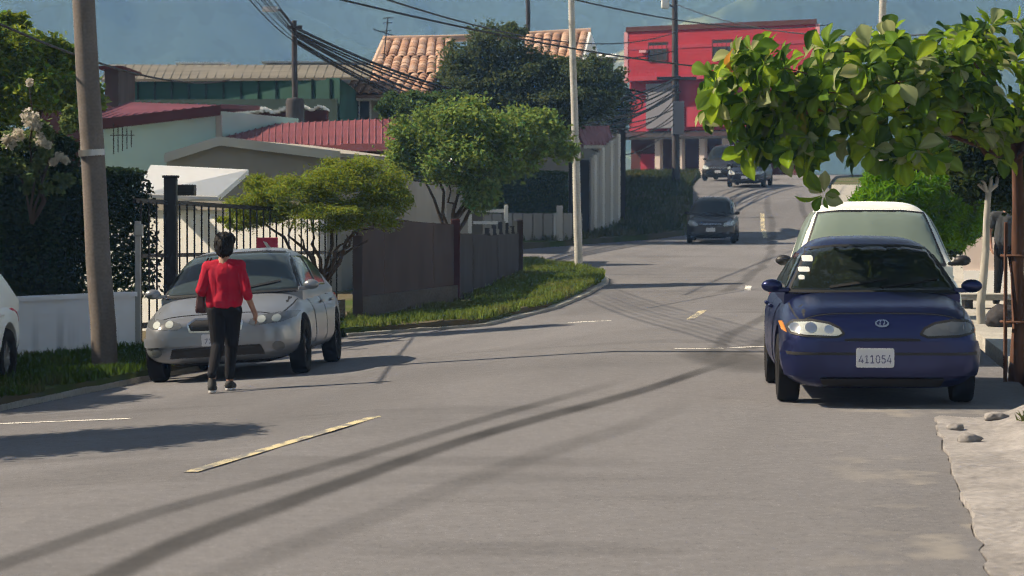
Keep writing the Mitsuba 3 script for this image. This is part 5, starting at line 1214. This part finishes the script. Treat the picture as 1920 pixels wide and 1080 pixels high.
def person(label, M, J, H, hair_f, cloth, feet, sk='m_skin'):
    """J: joints in local metres (x right, y forward, z up)."""
    t = thing('person', label, 'person')
    def P_(nm, mesh, m, smooth=True, par=None): return put(nm, mesh, m, par or t, smooth=smooth, M=M)
    hd_, nk = np.array(J['head']), np.array(J['neck'])
    b = [(nk, .052, hd_ + (0, -.005, -.03), .056), (hd_ + (0, .0, .02), .082, hd_ + (0, .012, -.035), .070), (hd_ + (0, .028, -.055), .050, hd_ + (0, .012, -.035), .066),
         (hd_ + (0, .098, -.005), .010, hd_ + (0, .106, -.028), .013), (hd_ + (0, .075, .02), .03, hd_ + (0, .08, .0), .02)]
    for s in (-1, 1): b.append((hd_ + (s * .084, -.005, .008), .014, hd_ + (s * .082, -.002, -.024), .010))
    b += [(nk + (0, 0, -.02), .06, J['chest'], .105), (J['chest'], .105, J['waist'], .095), (J['waist'], .095, J['hip'], .12)]
    for s in 'LR':
        sh, el, wr_ = (np.array(J[k + s]) for k in ('sh', 'el', 'wr'))
        b += [(J['chest'], .08, sh, .052), (sh, .050, el, .036), (el, .037, wr_, .025)] + hand(wr_, el, J.get('curl' + s, .5), -1 if s == 'R' else 1)
        hp, kn, an, to = (np.array(J[k + s]) for k in ('hp', 'kn', 'an', 'to'))
        b += [(J['hip'], .11, hp, .088), (hp, .088, kn, .055), (kn, .055, an, .034), (an, .034, to, .028)]
    body = P_('body', bones(b, 14, .014, 6), sk)
    for s in (-1, 1):
        P_('eye', trimesh.creation.icosphere(2, .012).apply_translation(hd_ + (s * .031, .078, .012)), 'm_plate', par=body)
    P_('mouth', trimesh.creation.icosphere(2, 1.).apply_scale((.024, .008, .006)).apply_translation(hd_ + (0, .086, -.056)), 'm_bag', par=body)
    hm = bones(hair_f(hd_), 14, .012, 4); hm.vertices += hm.vertex_normals * ((meshkit.fbm(hm.vertices * (60, 60, 14), 3, 7) - .5) * .034)[:, None]
    P_('hair', hm, 'm_hair')
    top = [(nk + (0, -.005, -.045), .062, J['chest'], .128), (J['chest'], .128, J['waist'], .118), (J['waist'], .118, np.array(J['hip']) + (0, 0, cloth['hem']), .140)]
    for s_ in (-1, 1): top.append((np.array(J['chest']) + (s_ * .07, 0, 0), .10, np.array(J['hip']) + (s_ * .075, 0, cloth['hem']), .110))
    for s in 'LR':
        sh, el, wr_ = (np.array(J[k + s]) for k in ('sh', 'el', 'wr'))
        top += [(J['chest'], .10, sh, .066), (nk + (0, -.01, -.05), .055, sh, .062), (sh, .060, along(sh, el, min(cloth['sleeve'], 1)), .054)]
        if cloth['sleeve'] > 1: top.append((el, .053, along(el, wr_, cloth['sleeve'] - 1), .047))
        top.append((np.array(J['hip']) + (0, 0, cloth['hem']), .12, along(J['chest'], sh, .45), .095))
    tm = bones(top, 16, .018, 8)
    tm.vertices[:, :2] += ((meshkit.fbm(tm.vertices * (9, 9, 5), 3, 4) - .5) * .030)[:, None] * np.c_[np.sign(tm.vertices[:, 0]), np.sign(tm.vertices[:, 1])]
    P_('top', tm, cloth['top'])
    tr = []
    for s in 'LR':
        hp, kn, an, to = (np.array(J[k + s]) for k in ('hp', 'kn', 'an', 'to'))
        tr += [(J['hip'], .125, hp, .100), (hp, .100, kn, .066), (kn, .066, an + (0, 0, .06), .047)]
    tmm = bones(tr, 16, .018, 8)
    P_('trousers', tmm, cloth['trousers'])
    for s in 'LR':
        an, to = np.array(J['an' + s]), np.array(J['to' + s]); he = an - (to - an) * (.35, .35, 0); he[2] = to[2]
        k = P_('shoe', bones([(he + (0, 0, .012), .040, to, .040), (an + (0, 0, -.015), .042, he + (0, 0, .015), .040), (an + (0, 0, -.01), .042, to, .034)], 14, .014, 5), feet[0])
        so = bones([(he + (0, 0, -.024), .032, to + (0, 0, -.020), .034)], 14, .014, 3); so.vertices[:, 2] = np.minimum(so.vertices[:, 2], to[2] - .012); so.vertices[:, 2] = np.maximum(so.vertices[:, 2], to[2] - .038)
        P_('sole', so, feet[1], par=k)
    return t
wx_, wy_ = -2.83, 26.2
Mw = eul((wx_, wy_, g(wx_, wy_)), math.radians(-4), 1.0)
J = dict(head=(.0, .02, 1.435), neck=(.0, .0, 1.31), chest=(0, 0, 1.16), waist=(0, .01, .99), hip=(0, 0, .86),
         shL=(-.150, 0, 1.225), shR=(.155, .0, 1.235), elL=(-.215, -.05, 1.0), wrL=(-.205, .12, .90), elR=(.225, -.06, .99), wrR=(.285, .04, .80),
         hpL=(-.075, 0, .80), hpR=(.080, 0, .80), knL=(-.06, -.02, .455), knR=(.045, .16, .455), anL=(-.075, -.26, .125), anR=(.03, .12, .085), toL=(-.085, -.14, .043), toR=(.035, .26, .043), curlL=1.3, curlR=.6)
person('woman in a red top and black trousers walking away beside the silver sedan', Mw, J, 1.54,
       lambda h: [(h + (0, -.012, .035), .098, h + (0, -.030, -.03), .090), (h + (0, -.085, .02), .055, h + (0, -.09, -.01), .052), (h + (-.03, .02, .06), .075, h + (.03, .02, .06), .075), (h + (0, -.035, -.04), .075, h + (0, -.03, -.085), .050)],
       dict(hem=.03, sleeve=1.25, top='m_red_cloth', trousers='m_black_cloth'), ('m_sole', 'm_shoe'))
HBG = thing('handbag', 'dark shoulder bag hanging at the left hip of the woman in red', 'bag')
bagM = trimesh.creation.box((.10, .26, .24)).subdivide().subdivide().subdivide()
v = bagM.vertices; v[:, 0] *= 1 - .45 * (v[:, 2] / .12 * .5 + .5) ** 2; v[:, 1] *= 1 - .18 * (v[:, 2] / .12 * .5 + .5); trimesh.smoothing.filter_laplacian(bagM, iterations=3)
bagM.vertices += (meshkit.fbm(bagM.vertices * 16, 3, 2)[:, None] - .5) * .02
wl = np.array([-.235, .10, 1.09])
put('pouch', bagM.apply_translation(wl + (.0, 0, -.20)), 'm_bag', HBG, smooth=True, M=Mw)
for o in (-.015, .015): put('strap', tube([wl + (o, -.08, -.10), wl + (.01 + o * .6, -.07, .0), (-.172 + o, -.05, 1.24), (-.140 + o, -.005, 1.312), (-.172 + o, .05, 1.24), wl + (.01 + o * .6, .07, 0), wl + (o, .08, -.10)], .007, 7), 'm_bag', HBG, smooth=True, M=Mw)
px_, py_ = 7.62, 41.05
Mp = eul((px_, py_, g(px_, py_) + .13), math.radians(172), 1.05)
J2 = dict(head=(.0, .03, 1.50), neck=(.0, .0, 1.37), chest=(0, 0, 1.20), waist=(0, .01, 1.02), hip=(0, 0, .90),
          shL=(-.18, 0, 1.30), shR=(.18, 0, 1.30), elL=(-.25, -.03, 1.05), wrL=(-.20, .12, .88), elR=(.26, -.04, 1.05), wrR=(.24, .10, .86),
          hpL=(-.09, 0, .84), hpR=(.09, 0, .84), knL=(-.11, .03, .47), knR=(.12, .02, .47), anL=(-.12, -.03, .085), anR=(.14, -.02, .085), toL=(-.14, .11, .043), toR=(.17, .11, .043))
person('person in a grey top and black trousers standing in the shade at the right', Mp, J2, 1.65,
       lambda h: [(h + (0, -.015, .04), .092, h + (0, -.025, -.02), .086), (h + (-.03, .02, .065), .06, h + (.03, .02, .065), .06)],
       dict(hem=.02, sleeve=.6, top='m_grey_cloth', trousers='m_black_cloth'), ('m_black_cloth', 'm_sole'))

# ---------------------------------------------------------------- air
scene['haze'] = {'type': 'cube', 'to_world': T().translate([0, 300, 180]).scale([3600, 3900, 215]), 'bsdf': {'type': 'null'}, 'interior': {'type': 'ref', 'id': 'air'}}
labels['haze'] = {'label': 'bluish afternoon haze in the valley air', 'kind': 'stuff'}
